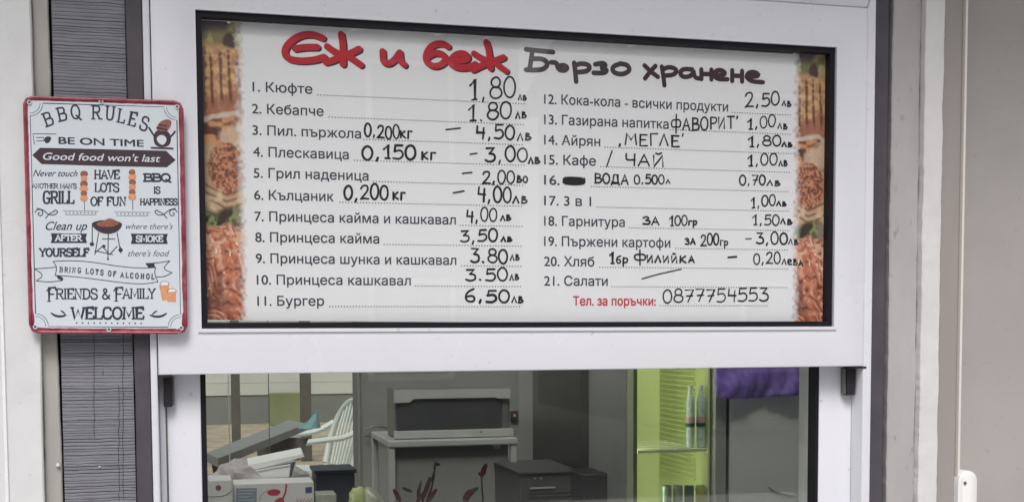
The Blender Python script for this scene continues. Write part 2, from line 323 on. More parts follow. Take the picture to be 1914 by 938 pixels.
# ---- hand drawn stroke alphabet: box 1 high, y up; 's' smooth, 'l' straight, 'o' closed smooth
def O_(x0, x1, y0, y1):
    cx, cy, a, b = (x0 + x1) / 2, (y0 + y1) / 2, (x1 - x0) / 2, (y1 - y0) / 2
    return ('o', [(cx + a * 1.12 * math.cos(t), cy + b * 1.12 * math.sin(t)) for t in [2 * math.pi * k / 8 + .39 for k in range(8)]])
G = {
 '0': (.56, [O_(0, .5, 0, 1)]), '1': (.42, [('l', [(0, .68), (.24, 1), (.24, 0)]), ('l', [(.1, 0), (.34, 0)])]),
 '2': (.6, [('s', [(.03, .78), (.12, 1), (.45, 1.02), (.5, .7), (.3, .35), (0, 0)]), ('s', [(0, 0), (.2, .05), (.55, .02)])]),
 '3': (.55, [('l', [(.05, .97), (.45, .97), (.2, .58)]), ('s', [(.2, .58), (.5, .55), (.52, .1), (.2, -.03), (0, .1)])]),
 '4': (.55, [('l', [(.08, 1), (.04, .5), (.5, .48)]), ('l', [(.44, .85), (.4, 0)])]),
 '5': (.55, [('l', [(.48, .98), (.1, .98), (.06, .56)]), ('s', [(.06, .56), (.4, .68), (.55, .3), (.35, -.02), (0, .04)])]),
 '6': (.55, [('s', [(.42, 1), (.1, .75), (0, .3), (.12, 0), (.42, 0), (.5, .28), (.35, .5), (.03, .38)])]),
 '7': (.55, [('l', [(.02, .97), (.5, .97), (.18, 0)]), ('l', [(.1, .48), (.46, .5)])]),
 '8': (.56, [O_(.06, .46, .54, 1.0), O_(0, .52, 0, .54)]),
 ',': (.34, [('l', [(.14, .10), (.08, -.12)])]), '.': (.32, [('l', [(.08, .04), (.12, .0)])]),
 "'": (.15, [('l', [(.1, 1.1), (.05, .9)])]), '-': (.6, [('l', [(.02, .5), (.5, .55)])]),
 'Ф': (.75, [('l', [(.36, 1.28), (.34, -.25)]), ('s', [(.34, .85), (.0, .8), (.02, .25), (.34, .25)]), ('s', [(.36, .85), (.7, .8), (.68, .25), (.34, .25)])]),
 'А': (.6, [('l', [(0, 0), (.26, 1), (.52, 0)]), ('l', [(.1, .35), (.44, .38)])]),
 'В': (.55, [('l', [(.05, 0), (.05, 1)]), ('s', [(.05, 1), (.45, .95), (.4, .55), (.05, .53)]), ('s', [(.05, .53), (.55, .5), (.5, .02), (.0, 0)])]),
 'О': (.6, [O_(.02, .52, 0, 1)]), 'Р': (.5, [('l', [(.06, 0), (.06, 1)]), ('s', [(.06, 1), (.5, .98), (.45, .5), (.06, .45)])]),
 'И': (.6, [('l', [(.05, 1), (.05, 0), (.48, 1), (.48, 0)])]), 'Й': (.6, [('l', [(.05, 1), (.05, 0), (.48, 1), (.48, 0)]), ('s', [(.15, 1.2), (.27, 1.1), (.4, 1.22)])]),
 'Т': (.55, [('l', [(0, 1), (.52, 1)]), ('l', [(.27, 1), (.25, 0)])]),
 'М': (.75, [('l', [(0, 0), (.1, 1), (.33, .4), (.58, 1), (.68, 0)])]),
 'Е': (.55, [('l', [(.45, 1), (.06, 1), (.06, 0), (.48, 0)]), ('l', [(.06, .52), (.38, .54)])]),
 'Г': (.5, [('l', [(.06, 0), (.06, 1), (.46, 1)])]), 'Л': (.6, [('l', [(0, 0), (.26, 1), (.52, 0)])]),
 'Ч': (.55, [('s', [(.03, 1), (.03, .5), (.2, .45), (.46, .5)]), ('l', [(.46, 1), (.44, 0)])]),
 'Д': (.7, [('l', [(0, -.15), (0, .05), (.62, .05), (.62, -.15)]), ('l', [(.08, .05), (.2, 1), (.5, 1), (.52, .05)])]),
 'З': (.5, [('s', [(.0, .85), (.2, 1.05), (.45, .85), (.2, .55)]), ('s', [(.2, .55), (.52, .5), (.45, .02), (.0, .08)])]),
 'К': (.55, [('l', [(.05, 0), (.05, 1)]), ('l', [(.46, 1), (.08, .5), (.5, 0)])]),
 'л': (.7, [('l', [(0, 0), (.3, 1), (.55, 0)])]), 'в': (.7, [('l', [(.1, 0), (.12, 1)]), ('s', [(.12, 1), (.5, .9), (.12, .55)]), ('s', [(.12, .55), (.65, .4), (.45, 0), (.05, 0)])]),
 'к': (.85, [('l', [(.08, 0), (.08, 1)]), ('l', [(.6, 1), (.12, .5), (.65, 0)])]), 'г': (.6, [('l', [(.06, 0), (.1, 1), (.5, .95)])]),
 'р': (.65, [('l', [(.06, -.45), (.1, 1)]), ('s', [(.1, .9), (.6, 1), (.55, .15), (.1, .15)])]),
 'б': (.65, [('s', [(.5, 1.4), (.1, 1.1), (.0, .5), (.15, 0), (.5, .1), (.5, .7), (.08, .7)])]),
 'и': (.75, [('l', [(.05, 1), (.05, 0), (.55, 1), (.55, 0)])]), 'й': (.75, [('l', [(.05, 1), (.05, 0), (.55, 1), (.55, 0)]), ('l', [(.2, 1.4), (.4, 1.4)])]),
 'а': (.75, [('l', [(0, 0), (.28, 1), (.56, 0)]), ('l', [(.1, .35), (.46, .38)])]),
 'е': (.65, [('s', [(.05, .5), (.5, .55), (.4, 1), (.05, .9), (.0, .3), (.2, 0), (.55, .1)])]),
 'з': (.6, [('s', [(.0, .85), (.2, 1.05), (.45, .85), (.2, .55)]), ('s', [(.2, .55), (.52, .5), (.45, .02), (.0, .08)])]),
 'о': (.65, [O_(0, .5, 0, 1)]), ' ': (.35, []), '/': (.4, [('l', [(.3, 1.1), (0, -.2)])]),
 # Latin capitals for the tin sign
 'B': (.62, [('l', [(.08, 0), (.08, 1)]), ('s', [(.0, 1), (.3, 1), (.52, .95), (.5, .56), (.3, .53), (.08, .53)]), ('s', [(.08, .53), (.35, .53), (.6, .48), (.56, .02), (.3, 0), (.0, 0)])]),
 'Q': (.72, [O_(.03, .6, 0, 1), ('l', [(.35, .22), (.66, -.14)])]), 'R': (.66, [('l', [(.08, 0), (.08, 1)]), ('s', [(.0, 1), (.3, 1), (.54, .95), (.52, .52), (.3, .5), (.08, .5)]), ('l', [(.3, .5), (.56, 0), (.66, 0)])]),
 'U': (.68, [('s', [(.08, 1), (.08, .3), (.14, 0), (.46, 0), (.54, .3), (.54, 1)])]), 'L': (.55, [('l', [(.08, 1), (.08, 0), (.5, 0), (.5, .2)])]),
 'E': (.58, [('l', [(.5, .82), (.5, 1), (.08, 1), (.08, 0), (.52, 0), (.52, .2)]), ('l', [(.08, .52), (.38, .52)])]),
 'S': (.58, [('s', [(.5, .78), (.44, 1.02), (.06, 1.02), (.04, .62), (.3, .52), (.54, .4), (.5, -.02), (.08, -.02), (.02, .25)])]),
 'G': (.66, [('s', [(.54, .8), (.45, 1.02), (.08, 1.0), (.02, .5), (.08, 0), (.48, -.03), (.55, .4)]), ('l', [(.34, .42), (.58, .42)])]),
 'H': (.68, [('l', [(.08, 0), (.08, 1)]), ('l', [(.54, 0), (.54, 1)]), ('l', [(.08, .5), (.54, .5)])]),
 'A': (.66, [('l', [(.02, 0), (.3, 1), (.58, 0)]), ('l', [(.13, .33), (.47, .33)])]), 'V': (.62, [('l', [(.02, 1), (.29, 0), (.56, 1)])]),
 'O': (.68, [O_(.04, .58, 0, 1)]), 'T': (.6, [('l', [(.02, .82), (.02, 1), (.52, 1), (.52, .82)]), ('l', [(.27, 1), (.27, 0)])]),
 'F': (.54, [('l', [(.48, .82), (.48, 1), (.08, 1), (.08, 0)]), ('l', [(.08, .52), (.36, .52)])]),
 'N': (.7, [('l', [(.08, 0), (.08, 1), (.54, 0), (.54, 1)])]), 'I': (.28, [('l', [(.1, 0), (.1, 1)])]),
 'P': (.6, [('l', [(.08, 0), (.08, 1)]), ('s', [(.0, 1), (.3, 1), (.54, .95), (.52, .5), (.3, .45), (.08, .45)])]),
 'Y': (.62, [('l', [(.02, 1), (.28, .48), (.54, 1)]), ('l', [(.28, .48), (.28, 0)])]), 'M': (.82, [('l', [(.06, 0), (.1, 1), (.38, .2), (.66, 1), (.7, 0)])]),
 'W': (.9, [('l', [(.02, 1), (.2, 0), (.41, .8), (.62, 0), (.8, 1)])]), 'C': (.62, [('s', [(.52, .78), (.44, 1.02), (.08, 1.0), (.02, .5), (.08, 0), (.44, -.02), (.54, .22)])]),
 'D': (.66, [('l', [(.08, 0), (.08, 1)]), ('s', [(.0, 1), (.36, 1), (.56, .8), (.56, .2), (.36, 0), (.0, 0)])]), 'K': (.64, [('l', [(.08, 0), (.08, 1)]), ('l', [(.52, 1), (.1, .45)]), ('l', [(.24, .6), (.56, 0)])]),
 '&': (.72, [('s', [(.62, .35), (.4, -.02), (.08, 0), (.05, .35), (.4, .7), (.36, 1.02), (.14, 1.0), (.14, .7), (.62, 0)])]),
}
SLAB = {'B': [(.08, 0), (.08, 1)], 'R': [(.08, 0), (.08, 1), (.6, 0)], 'H': [(.08, 0), (.08, 1), (.54, 0), (.54, 1)], 'I': [(.1, 0), (.1, 1)],
        'L': [(.08, 1), (.08, 0)], 'E': [(.08, 1), (.08, 0)], 'F': [(.08, 0)], 'T': [(.27, 0)], 'N': [(.08, 0), (.08, 1), (.54, 1)], 'P': [(.08, 0)],
        'A': [(.02, 0), (.58, 0)], 'V': [(.02, 1), (.56, 1)], 'Y': [(.02, 1), (.54, 1), (.28, 0)], 'U': [(.08, 1), (.54, 1)], 'M': [(.06, 0), (.7, 0), (.08, 1), (.68, 1)],
        'W': [(.02, 1), (.8, 1)], 'D': [(.08, 0)], 'K': [(.08, 0), (.08, 1), (.52, 1), (.56, 0)]}
def write(ink, txt, x0, y0, x1, y1, h, w, jit=0.0, serif=False, slant=0.0):
    """lettering in strokes from photo point (x0,y0) to (x1,y1) along its baseline, h photo pixels high"""
    sp = .10 if jit else 0.0; tot = sum(G[c][0] + sp for c in txt) - sp - 0.06
    dx, dy = (x1 - x0), (y1 - y0); cur = 0
    for c in txt:
        wd, st = G[c]
        oy = random.uniform(-jit, jit) * h; sc_ = 1 + random.uniform(-jit, jit)
        def T(p):
            t = (cur + p[0] + slant * p[1]) / tot
            return (x0 + dx * t, y0 + dy * t - h * p[1] * sc_ + oy)
        for kind, pts in st:
            if jit: pts = [(a + random.uniform(-jit, jit) * .25, b + random.uniform(-jit, jit) * .25) for a, b in pts]
            q = [T(p) for p in pts]
            ink.stroke(q, w * (1 + random.uniform(-.15, .15) * (jit > 0)), smooth=kind in 'so', closed=kind == 'o')
        if serif:
            for p in SLAB.get(c, []):
                a = T((p[0] - .1, p[1])); b = T((p[0] + .1, p[1])); ink.stroke([a, b], w * .62, smooth=False)
        cur += wd + sp

def glyph_loops(txt, shear=0.0):
    """closed outlines of a line of lettering in Blender's own font"""
    cu = bpy.data.curves.new('t', 'FONT'); cu.body = txt; cu.size = 1.0; cu.shear = shear
    ob = bpy.data.objects.new('t', cu); C.objects.link(ob)
    dg = bpy.context.evaluated_depsgraph_get(); cv = ob.evaluated_get(dg).to_curve(dg); loops = []
    for sp in cv.splines:
        bp = sp.bezier_points; n = len(bp); pts = []
        for i in range(n):
            p, q = bp[i], bp[(i + 1) % n]; P0, P1, P2, P3 = p.co.xy, p.handle_right.xy, q.handle_left.xy, q.co.xy
            d = (P3 - P0); ln = d.length
            flat = ln < 1e-6 or max(abs(d.x * (h.y - P0.y) - d.y * (h.x - P0.x)) / ln for h in (P1, P2)) < .002
            for k in range(1 if flat else 4):
                t = k / 4; u = 1 - t; pts.append(P0 * u ** 3 + P1 * 3 * u * u * t + P2 * 3 * u * t * t + P3 * t ** 3)
        out = [p for i, p in enumerate(pts) if (p - pts[i - 1]).length > 1e-4]
        if len(out) > 2: loops.append(out)
    bpy.data.objects.remove(ob); bpy.data.curves.remove(cu)
    return loops
def area(l): return sum(l[i - 1].x * l[i].y - l[i].x * l[i - 1].y for i in range(len(l))) / 2
def inside(p, l):
    c = False
    for i in range(len(l)):
        a, b = l[i - 1], l[i]
        if (a.y > p.y) != (b.y > p.y) and p.x < (b.x - a.x) * (p.y - a.y) / (b.y - a.y) + a.x: c = not c
    return c
from mathutils.geometry import delaunay_2d_cdt
def printed(name, txt, x0, yb, x1, cap, Y, m, parent=None, bold=0.0, shear=0.0, yb2=None):
    """font lettering: baseline starts at photo (x0,yb), ends at x1; cap height in photo px"""
    loops = glyph_loops(txt, shear)
    if bold:
        nl = []
        for l in loops:
            hole = sum(1 for o in loops if o is not l and all(inside(p, o) for p in l[::3])) % 2
            sg = (1 if area(l) > 0 else -1) * (-1 if hole else 1)
            n = len(l); o = []
            for i in range(n):
                d = ((l[(i + 1) % n] - l[i]).normalized() + (l[i] - l[i - 1]).normalized())
                d = d.normalized() if d.length > 1e-6 else Vector((1, 0)); o.append(l[i] + Vector((d.y, -d.x)) * sg * bold)
            nl.append(o)
        loops = nl
    xs = [p.x for l in loops for p in l]; a, b = min(xs), max(xs)
    A = U(x0, yb, Y); B = U(x1, yb2 if yb2 is not None else yb, Y); H = U(x0, yb - cap, Y).z - A.z
    sx = (B.x - A.x) / (b - a); sz = H / 0.73; dz = (B.z - A.z) if yb2 is not None else 0.0
    vs, es = [], []
    for l in loops:
        k = len(vs); n = len(l); vs += [Vector((p.x, p.y)) for p in l]; es += [(k + i, k + (i + 1) % n) for i in range(n)]
    E0 = np.array([vs[i] for i, j in es]); E1 = np.array([vs[j] for i, j in es])
    ov, _, of, *_r = delaunay_2d_cdt(vs, es, [], 0, 1e-5); mb = MB(); keep = []
    for f in of:
        c = sum((ov[i] for i in f), Vector((0, 0))) / len(f)
        up = (E0[:, 1] <= c.y) & (E1[:, 1] > c.y); dn = (E0[:, 1] > c.y) & (E1[:, 1] <= c.y)
        side = (E1[:, 0] - E0[:, 0]) * (c.y - E0[:, 1]) - (c.x - E0[:, 0]) * (E1[:, 1] - E0[:, 1])
        if int((up & (side > 0)).sum()) - int((dn & (side < 0)).sum()) != 0: keep.append(f)
    mb.add([(A.x + (p.x - a) * sx, Y, A.z + p.y * sz + dz * (p.x - a) / (b - a)) for p in ov], keep)
    me = bpy.data.meshes.new(name); me.from_pydata(mb.v, [], mb.f); me.update(); me.materials.append(m)
    return link(name, me, parent)

# ================================================================== THE SETTING
def setting(name, mb, m): return tag(mb.build(name, m), kind='structure')
mb = MB(); mb.box(-60, 60, -60, 90, -0.4, -0.004); setting('ground', mb, M['gravel'])
mb = MB(); mb.box(-14, 14, -9, -0.02, -0.2, 0.0); setting('pavement', mb, M['paving'])
mb = MB(); mb.box(-60, 60, -60, -9.001, -.3, -.0035 + .002); setting('street', mb, M['asphalt'])

ZT, ZB = 2.45, 0.55            # strips of the front run from ZB to ZT; wall carries on above and below
X = lambda px, Y=0.0, py=469: ux(px, py, Y)
xs_pill = X(70); xs_be = X(101.5); xs_ri0 = X(105); xs_ri1 = X(244); xs_ch1 = X(276)
xf0 = X(276); xf1 = X(289); xsash0 = X(291); xsash1 = X(1617); xf2 = X(1634)
xr_ch = X(1667); xr_gap = X(1674.5); xr_gr = X(1727); xr_wh = X(1762); xr_ta = X(1800); xr_li = X(1805.5)

# white pillar left
def wavy_strip(mb, x0, x1, yf, yb, z0, z1, amp, n=60, seed=1, side='both'):
    """upright strip with slightly uneven (trowelled, painted) edges"""
    rnd = random.Random(seed); a = b = 0; L = []; R = []
    for i in range(n + 1):
        a = a * .75 + rnd.uniform(-amp, amp); b = b * .75 + rnd.uniform(-amp, amp)
        z = z0 + (z1 - z0) * i / n
        L.append((x0 + (a if side in ('both', 'l') else 0), z)); R.append((x1 + (b if side in ('both', 'r') else 0), z))
    for i in range(n):
        p = [L[i], R[i], R[i + 1], L[i + 1]]
        c = 0.0015
        vs = [(p[0][0] + c, yf, p[0][1]), (p[1][0] - c, yf, p[1][1]), (p[2][0] - c, yf, p[2][1]), (p[3][0] + c, yf, p[3][1]),
              (p[0][0], yf + c, p[0][1]), (p[1][0], yf + c, p[1][1]), (p[2][0], yf + c, p[2][1]), (p[3][0], yf + c, p[3][1]),
              (p[0][0], yb, p[0][1]), (p[1][0], yb, p[1][1]), (p[2][0], yb, p[2][1]), (p[3][0], yb, p[3][1])]
        mb.add(vs, [(0, 1, 2, 3), (4, 0, 3, 7), (1, 5, 6, 2), (8, 4, 7, 11), (5, 9, 10, 6)])

pil = thing('wall_pillar', 'white painted plaster pillar left of the grey ribbed strip', 'wall', (-0.8, 0, 0))
mb = MB(); mb.box(-1.5, xs_pill - .06, 0.0, 0.25, 0, 3.0); mb.build('plaster_face', M['plaster'], pil)
mb = MB(); wavy_strip(mb, xs_pill - .06, xs_pill, -0.0, 0.25, ZB, ZT, .0005, 50, 3, 'r'); mb.box(xs_pill - .06, xs_pill, 0, .25, 0, ZB); mb.box(xs_pill - .06, xs_pill, 0, .25, ZT, 3)
mb.build('plaster_corner', M['plaster'], pil)
mb = MB(); mb.box(ux(7, 800), ux(13.5, 800), -0.0025, 0.0, 0, 3.0, .001); mb.build('corner_bead', M['steel'], pil)
be = MB(); wavy_strip(be, xs_pill, xs_be, 0.012, 0.2, ZB, ZT, .0005, 200, 5)
tag(be.build('mortar_strip', M['beige']), 'narrow beige grey strip between the white pillar and the ribbed cladding', 'strip')
mb = MB(); wavy_strip(mb, xs_be + .0003, xs_ri0 + .001, 0.022, 0.2, ZB, ZT, .0003, 20, 8)
tag(mb.build('joint_filler', M['gap']), 'thin black open joint beside the beige strip', 'joint')
# ribbed cladding: hundreds of thin uneven ridges (far under ten pixels each) -> joined
rc = thing('cladding_panel', 'dark grey cladding strip with fine horizontal ridges behind the tin sign', 'cladding', ((xs_ri0 + xs_ri1) / 2, .01, ZB))
mb = MB(); mb.box(xs_ri0, xs_ri1, 0.0135, 0.2, ZB, ZT); mb.build('backing_board', M['gap'], rc)
mb = MB(); z = ZB; rnd = random.Random(4); off = [0.0] * 9
while z < ZT:
    h = 0.0037 + rnd.uniform(-.0011, .0014); n = 8; yy = 0.0112 + rnd.uniform(-.0006, .0006)
    xs = [xs_ri0 + .0012 + (xs_ri1 - xs_ri0 - .002) * i / n for i in range(n + 1)]
    low = list(off); off = [o * .6 + rnd.uniform(-.0004, .0004) for o in off]
    gapz = .0006 if rnd.random() < .2 else .00018
    vs = []
    for i, x in enumerate(xs):
        yj = yy + rnd.uniform(-.0003, .0003)
        vs += [(x, .0132, z + low[i]), (x, yj, z + low[i] + .0003), (x, yj - .0002, z + h / 2 + low[i]), (x, yj, z + h - gapz + off[i] * .9), (x, .0132, z + h - gapz + off[i])]
    fs = []
    for i in range(n):
        for k in range(4): fs.append((i * 5 + k, i * 5 + k + 1, (i + 1) * 5 + k + 1, (i + 1) * 5 + k))
    mb.add(vs, fs); z += h
o = mb.build('ridge_strip', M['ribbed'], rc); tag(o, kind='stuff')
# hairline splits running down across the ridges
for (px, y0, y1) in ((176, 625, 820), (230, 620, 938), (222, 720, 938), (192, 690, 712)):
    mb = MB()
    pts = [(px + random.uniform(-1.2, 1.2), y) for y in range(y0, y1, 12)]
    for a, b in zip(pts, pts[1:]):
        A, B = U(*a, .0078), U(*b, .0078); mb.add([(A.x - .00025, .0102, A.z), (A.x + .00025, .0102, A.z), (B.x + .00025, .0102, B.z), (B.x - .00025, .0102, B.z)], [(0, 1, 2, 3)])
    mb.build('hairline_crack', M['gap'], rc)
for (px, py, r_) in ((186, 872, .0013), (108, 869, .0028)):
    c = U(px, py, .006); mb = MB(); mb.lathe((c.x, .0095, c.z), [(.0, -r_ * 1.2), (r_, -r_ * .4), (r_ * .8, r_ * .5), (0, r_)], 9); mb.build('paint_drip', M['whitepaint'], rc)
# charcoal strip left & right
mb = MB(); wavy_strip(mb, xs_ri1 + .0006, xs_ch1 - .0005, 0.004, 0.2, ZB, ZT, .0005, 50, 11, 'l')
tag(mb.build('charcoal_trim', M['charcoal']), 'charcoal painted trim between the ribbed cladding and the white window frame', 'trim')
mb = MB(); wavy_strip(mb, xf2 + .0006, xr_ch, 0.016, 0.2, ZB, ZT, .0004, 50, 12, 'r')
tag(mb.build('charcoal_trim', M['charcoal']), 'charcoal painted trim right of the white window frame', 'trim')
mb = MB(); mb.box(xr_ch, xr_gap + .001, 0.15, 0.2, ZB, ZT)
tag(mb.build('joint_filler', M['gap']), 'black shadow gap right of the right-hand charcoal trim', 'joint')
# right-hand pier
pier = thing('wall_pier', 'uneven pale plaster pier between the window and the grey-brown door', 'wall', ((xr_gap + xr_wh) / 2, .02, ZB))
mb = MB(); wavy_strip(mb, xr_gap, xr_gr - .0005, 0.016, 0.22, ZB, ZT, .0006, 240, 21); mb.build('grey_plaster_band', M['greypaint'], pier)
mb = MB(); wavy_strip(mb, xr_gr, xr_wh, 0.004, 0.22, ZB, ZT, .0006, 240, 23); mb.build('white_plaster_band', M['whitepaint'], pier)
# door
door = thing('service_door', 'grey-brown metal door at the right edge with white handle plate', 'door', (xr_ta, .02, ZB))
mb = MB(); mb.box(xr_wh + .001, xr_ta, 0.010, 0.2, 0, ZT, .002); mb.build('door_jamb', M['taupe'], door)
mb = MB(); mb.box(xr_ta + .0006, xr_li - .0006, 0.004, 0.2, 0, ZT, .0008); mb.build('edge_profile', M['taupelight'], door)
mb = MB(); mb.box(xr_li, xr_li + .004, 0.085, 0.2, 0, ZT); mb.build('door_gap', M['gap'], door)
mb = MB(); mb.box(xr_li + .004, xr_li + .9, 0.050, 0.09, 0.03, ZT, .002); mb.build('door_leaf', M['panel'], door)
# handle plate: rounded, with lever base and screw
hx0, hx1 = ux(1791, 900, .0), ux(1826, 900, .0); hzt = uz(1808, 879, .0)
def stadium(x0, x1, zt, zb, n=10):
    r = (x1 - x0) / 2; cx = (x0 + x1) / 2
    return [(cx + r * math.cos(t), zt - r + r * math.sin(t)) for t in [math.pi * k / n for k in range(n + 1)]] + \
           [(cx + r * math.cos(t), zb + r + r * math.sin(t)) for t in [math.pi + math.pi * k / n for k in range(n + 1)]]
def bevel_prism(poly, yb, yf, inset=.002):
    mb = MB(); n = len(poly); cx = sum(p[0] for p in poly) / n; cz = sum(p[1] for p in poly) / n
    w_ = max(abs(p[0] - cx) for p in poly); h_ = max(abs(p[1] - cz) for p in poly)
    inn = [(cx + (p[0] - cx) * (1 - inset / w_), cz + (p[1] - cz) * (1 - inset / h_)) for p in poly]
    vs = [(x, yb, z) for x, z in poly] + [(x, yf + inset * .6, z) for x, z in poly] + [(x, yf, z) for x, z in inn]
    fs = [(i + k * n, (i + 1) % n + k * n, (i + 1) % n + (k + 1) * n, i + (k + 1) * n) for k in range(2) for i in range(n)]
    fs.append(tuple(2 * n + i for i in range(n))); mb.add(vs, fs); return mb
hp = bevel_prism(stadium(hx0, hx1, hzt, hzt - .19), .05, -.002, .003).build('handle_plate', M['card_white'], door, smooth=True)
bevel_prism(stadium(hx0 + .004, hx1 - .0055, hzt - .004, hzt - .186), -.002, -.0035, .001).build('raised_rim', M['card_white'], hp, smooth=True)
c = U(1804, 902, -.004); mb = MB(); mb.bm((lambda b: (bmesh.ops.create_cone(b, cap_ends=True, segments=14, radius1=.0027, radius2=.0022, depth=.0016, matrix=Matrix.Translation((c.x, -.0042, c.z)) @ Matrix.Rotation(rad(90), 4, 'X')), b)[1])(bmesh.new()))
mb.build('screw', M['steel_dark'], hp)
mb = MB(); mb.tube([((hx0 + hx1) / 2, -.002, hzt - .09), ((hx0 + hx1) / 2, -.045, hzt - .09), ((hx0 + hx1) / 2 + .02, -.052, hzt - .09), ((hx0 + hx1) / 2 + .11, -.052, hzt - .09)], .008, 12)
mb.build('lever', M['card_white'], hp, smooth=True)

# wall that carries the front: above, below, far right
zf_top = uz(1620, 15, 0.0) + .047
mb = MB(); mb.box(xf0 + .001, xf2 - .001, .02, .22, zf_top, ZT); mb.box(xf0 + .001, xf2 - .001, .02, .22, ZB - .0, ZB - .002) if False else None; mb.box(xs_pill, 2.6, .03, .22, ZT, 3.0); mb.box(xs_pill, xr_li, .03, .22, 0, ZB); mb.box(xr_li + .9, 2.6, .03, .22, 0, ZT)
tag(mb.build('kiosk_front_wall', M['plaster']), 'plain white front wall of the kiosk around its window and door', 'wall')

# ================================================================== SERVING WINDOW
win = thing('serving_window', 'white plastic serving window with raised upper sash and black rubber seals', 'window', ((xf0 + xf2) / 2, 0, ZB))
zs_b = uz(900, 693, 0.0)                                   # sash lower edge
zs_t = uz(1620, 15, 0.0)                                   # sash upper edge
bx0, bx1 = ux(366, 20), ux(1559, 90); bz1 = uz(366, 20); bz0 = uz(378, 613)
zf_t = zs_t + .045
def rail(name, poly, yf, yb, m, parent, bev=.0018):
    n = len(poly); cx = sum(p[0] for p in poly) / n; cz = sum(p[1] for p in poly) / n
    bm = bmesh.new(); vs = [bm.verts.new((x, yf, z)) for x, z in poly]; vb = [bm.verts.new((x, yb, z)) for x, z in poly]
    bm.faces.new(vs); bm.faces.new(vb[::-1])
    for i in range(n): bm.faces.new((vs[i], vb[i], vb[(i + 1) % n], vs[(i + 1) % n]))
    bmesh.ops.recalc_face_normals(bm, faces=bm.faces[:])
    bmesh.ops.bevel(bm, geom=bm.edges[:], offset=bev, segments=3, affect='EDGES', profile=.5)
    mb = MB(); mb.bm(bm); bm.free(); return mb.build(name, m, parent, smooth=True)
g = .00012
# fixed outer frame (jambs and head), mitred
rail('frame_jamb', [(xf0, ZB), (xf1, ZB), (xf1, zf_t - .045), (xf0, zf_t)], .003, .12, M['upvc'], win)
rail('frame_jamb', [(xsash1 + .0008, ZB), (xf2, ZB), (xf2, zf_t), (xsash1 + .0008, zf_t - .0118 * 4)], .003, .12, M['upvc'], win)
rail('frame_head', [(xf0 + g, zf_t + g), (xf1 + g, zs_t + .0012), (xsash1, zs_t + .0012), (xf2 - g, zf_t + g), ], .003, .12, M['upvc'], win)
mb = MB(); mb.box(xf0 + .001, xf2 - .001, .10, .125, ZB, zf_t - .005)
# dark void behind joints: four bars, not across the glass
mb = MB(); mb.box(xf0 + .002, xf0 + .03, .06, .119, ZB, zf_t - .01); mb.box(xf2 - .03, xf2 - .002, .06, .119, ZB, zf_t - .01); mb.build('frame_core', M['gap'], win)
# inner jambs (lower part of the fixed frame, set back), and the raised sash with four mitred rails
xj0 = ux(315, 800, .034); xj1 = ux(376, 800, .034); xk0 = ux(1531, 800, .034); xk1 = ux(1600, 800, .034)
rail('inner_jamb', [(xf1 + .0004, ZB), (xj1, ZB), (xj1, zs_b + .03), (xf1 + .0004, zs_b + .03)], .034, .10, M['upvc'], win)
rail('inner_jamb', [(xk0, ZB), (xsash1 + .0004, ZB), (xsash1 + .0004, zs_b + .03), (xk0, zs_b + .03)], .034, .10, M['upvc'], win)
mb = MB(); x_ = ux(1596.5, 830, .033); mb.box(x_ - .0013, x_ + .0013, .0325, .036, ZB, zs_b - .03); x_ = ux(312, 830, .033); mb.box(x_ - .0011, x_ + .0011, .0325, .036, ZB, zs_b - .03)
mb.build('slide_groove', M['steel_dark'], win)
S0, S1 = xsash0, xsash1
def frame_ring(name, o4, i4, yf, yb, m, parent, bev):
    bm = bmesh.new(); V = lambda q, y: [bm.verts.new((x, y, z)) for x, z in q]
    of, jf, ob, ib = V(o4, yf), V(i4, yf), V(o4, yb), V(i4, yb)
    for i in range(4):
        j = (i + 1) % 4
        bm.faces.new((of[i], of[j], jf[j], jf[i])); bm.faces.new((ob[j], ob[i], ib[i], ib[j])); bm.faces.new((of[j], of[i], ob[i], ob[j])); bm.faces.new((jf[i], jf[j], ib[j], ib[i]))
    bmesh.ops.recalc_face_normals(bm, faces=bm.faces[:])
    es = [e for e in bm.edges if len(e.link_faces) == 2 and e.calc_face_angle(0) > .5 and abs(e.verts[0].co.y - yf) < 1e-6 and abs(e.verts[1].co.y - yf) < 1e-6]
    bmesh.ops.bevel(bm, geom=es, offset=bev, segments=3, affect='EDGES', profile=.5)
    mb = MB(); mb.bm(bm); bm.free(); return mb.build(name, m, parent, smooth=True)
frame_ring('sash_frame', [(S0, zs_b), (S1, zs_b), (S1, zs_t), (S0, zs_t)], [(bx0 - .001, bz0 - .001), (bx1 + .004, bz0 - .001), (bx1 + .004, bz1 + .001), (bx0 - .001, bz1 + .001)], .0, .030, M['upvc'], win, .002)
# slim raised bead round the sash opening
def ring(name, x0, x1, z0, z1, w_, yf, yb, m, parent):
    mb = MB(); mb.box(x0 - w_, x1 + w_, yf, yb, z1, z1 + w_); mb.box(x0 - w_, x1 + w_, yf, yb, z0 - w_, z0); mb.box(x0 - w_, x0, yf, yb, z0, z1); mb.box(x1, x1 + w_, yf, yb, z0, z1)
    return mb.build(name, m, parent)
ring('glazing_bead', bx0 - .0008, bx1 + .0038, bz0 - .0008, bz1 + .0008, .0045, -.0022, .002, M['upvc'], win)
gk = .0070
ring('rubber_seal', bx0 + gk, bx1 - gk + .002, bz0 + gk, bz1 - gk, gk + .0005, .002, .02, M['gasket'], win)
mb = MB(); mb.box(bx0 + gk - .002, bx1 - gk + .004, .010, .0135, bz0 + gk - .002, bz1 - gk + .002); mb.build('upper_pane', M['glass'], win)
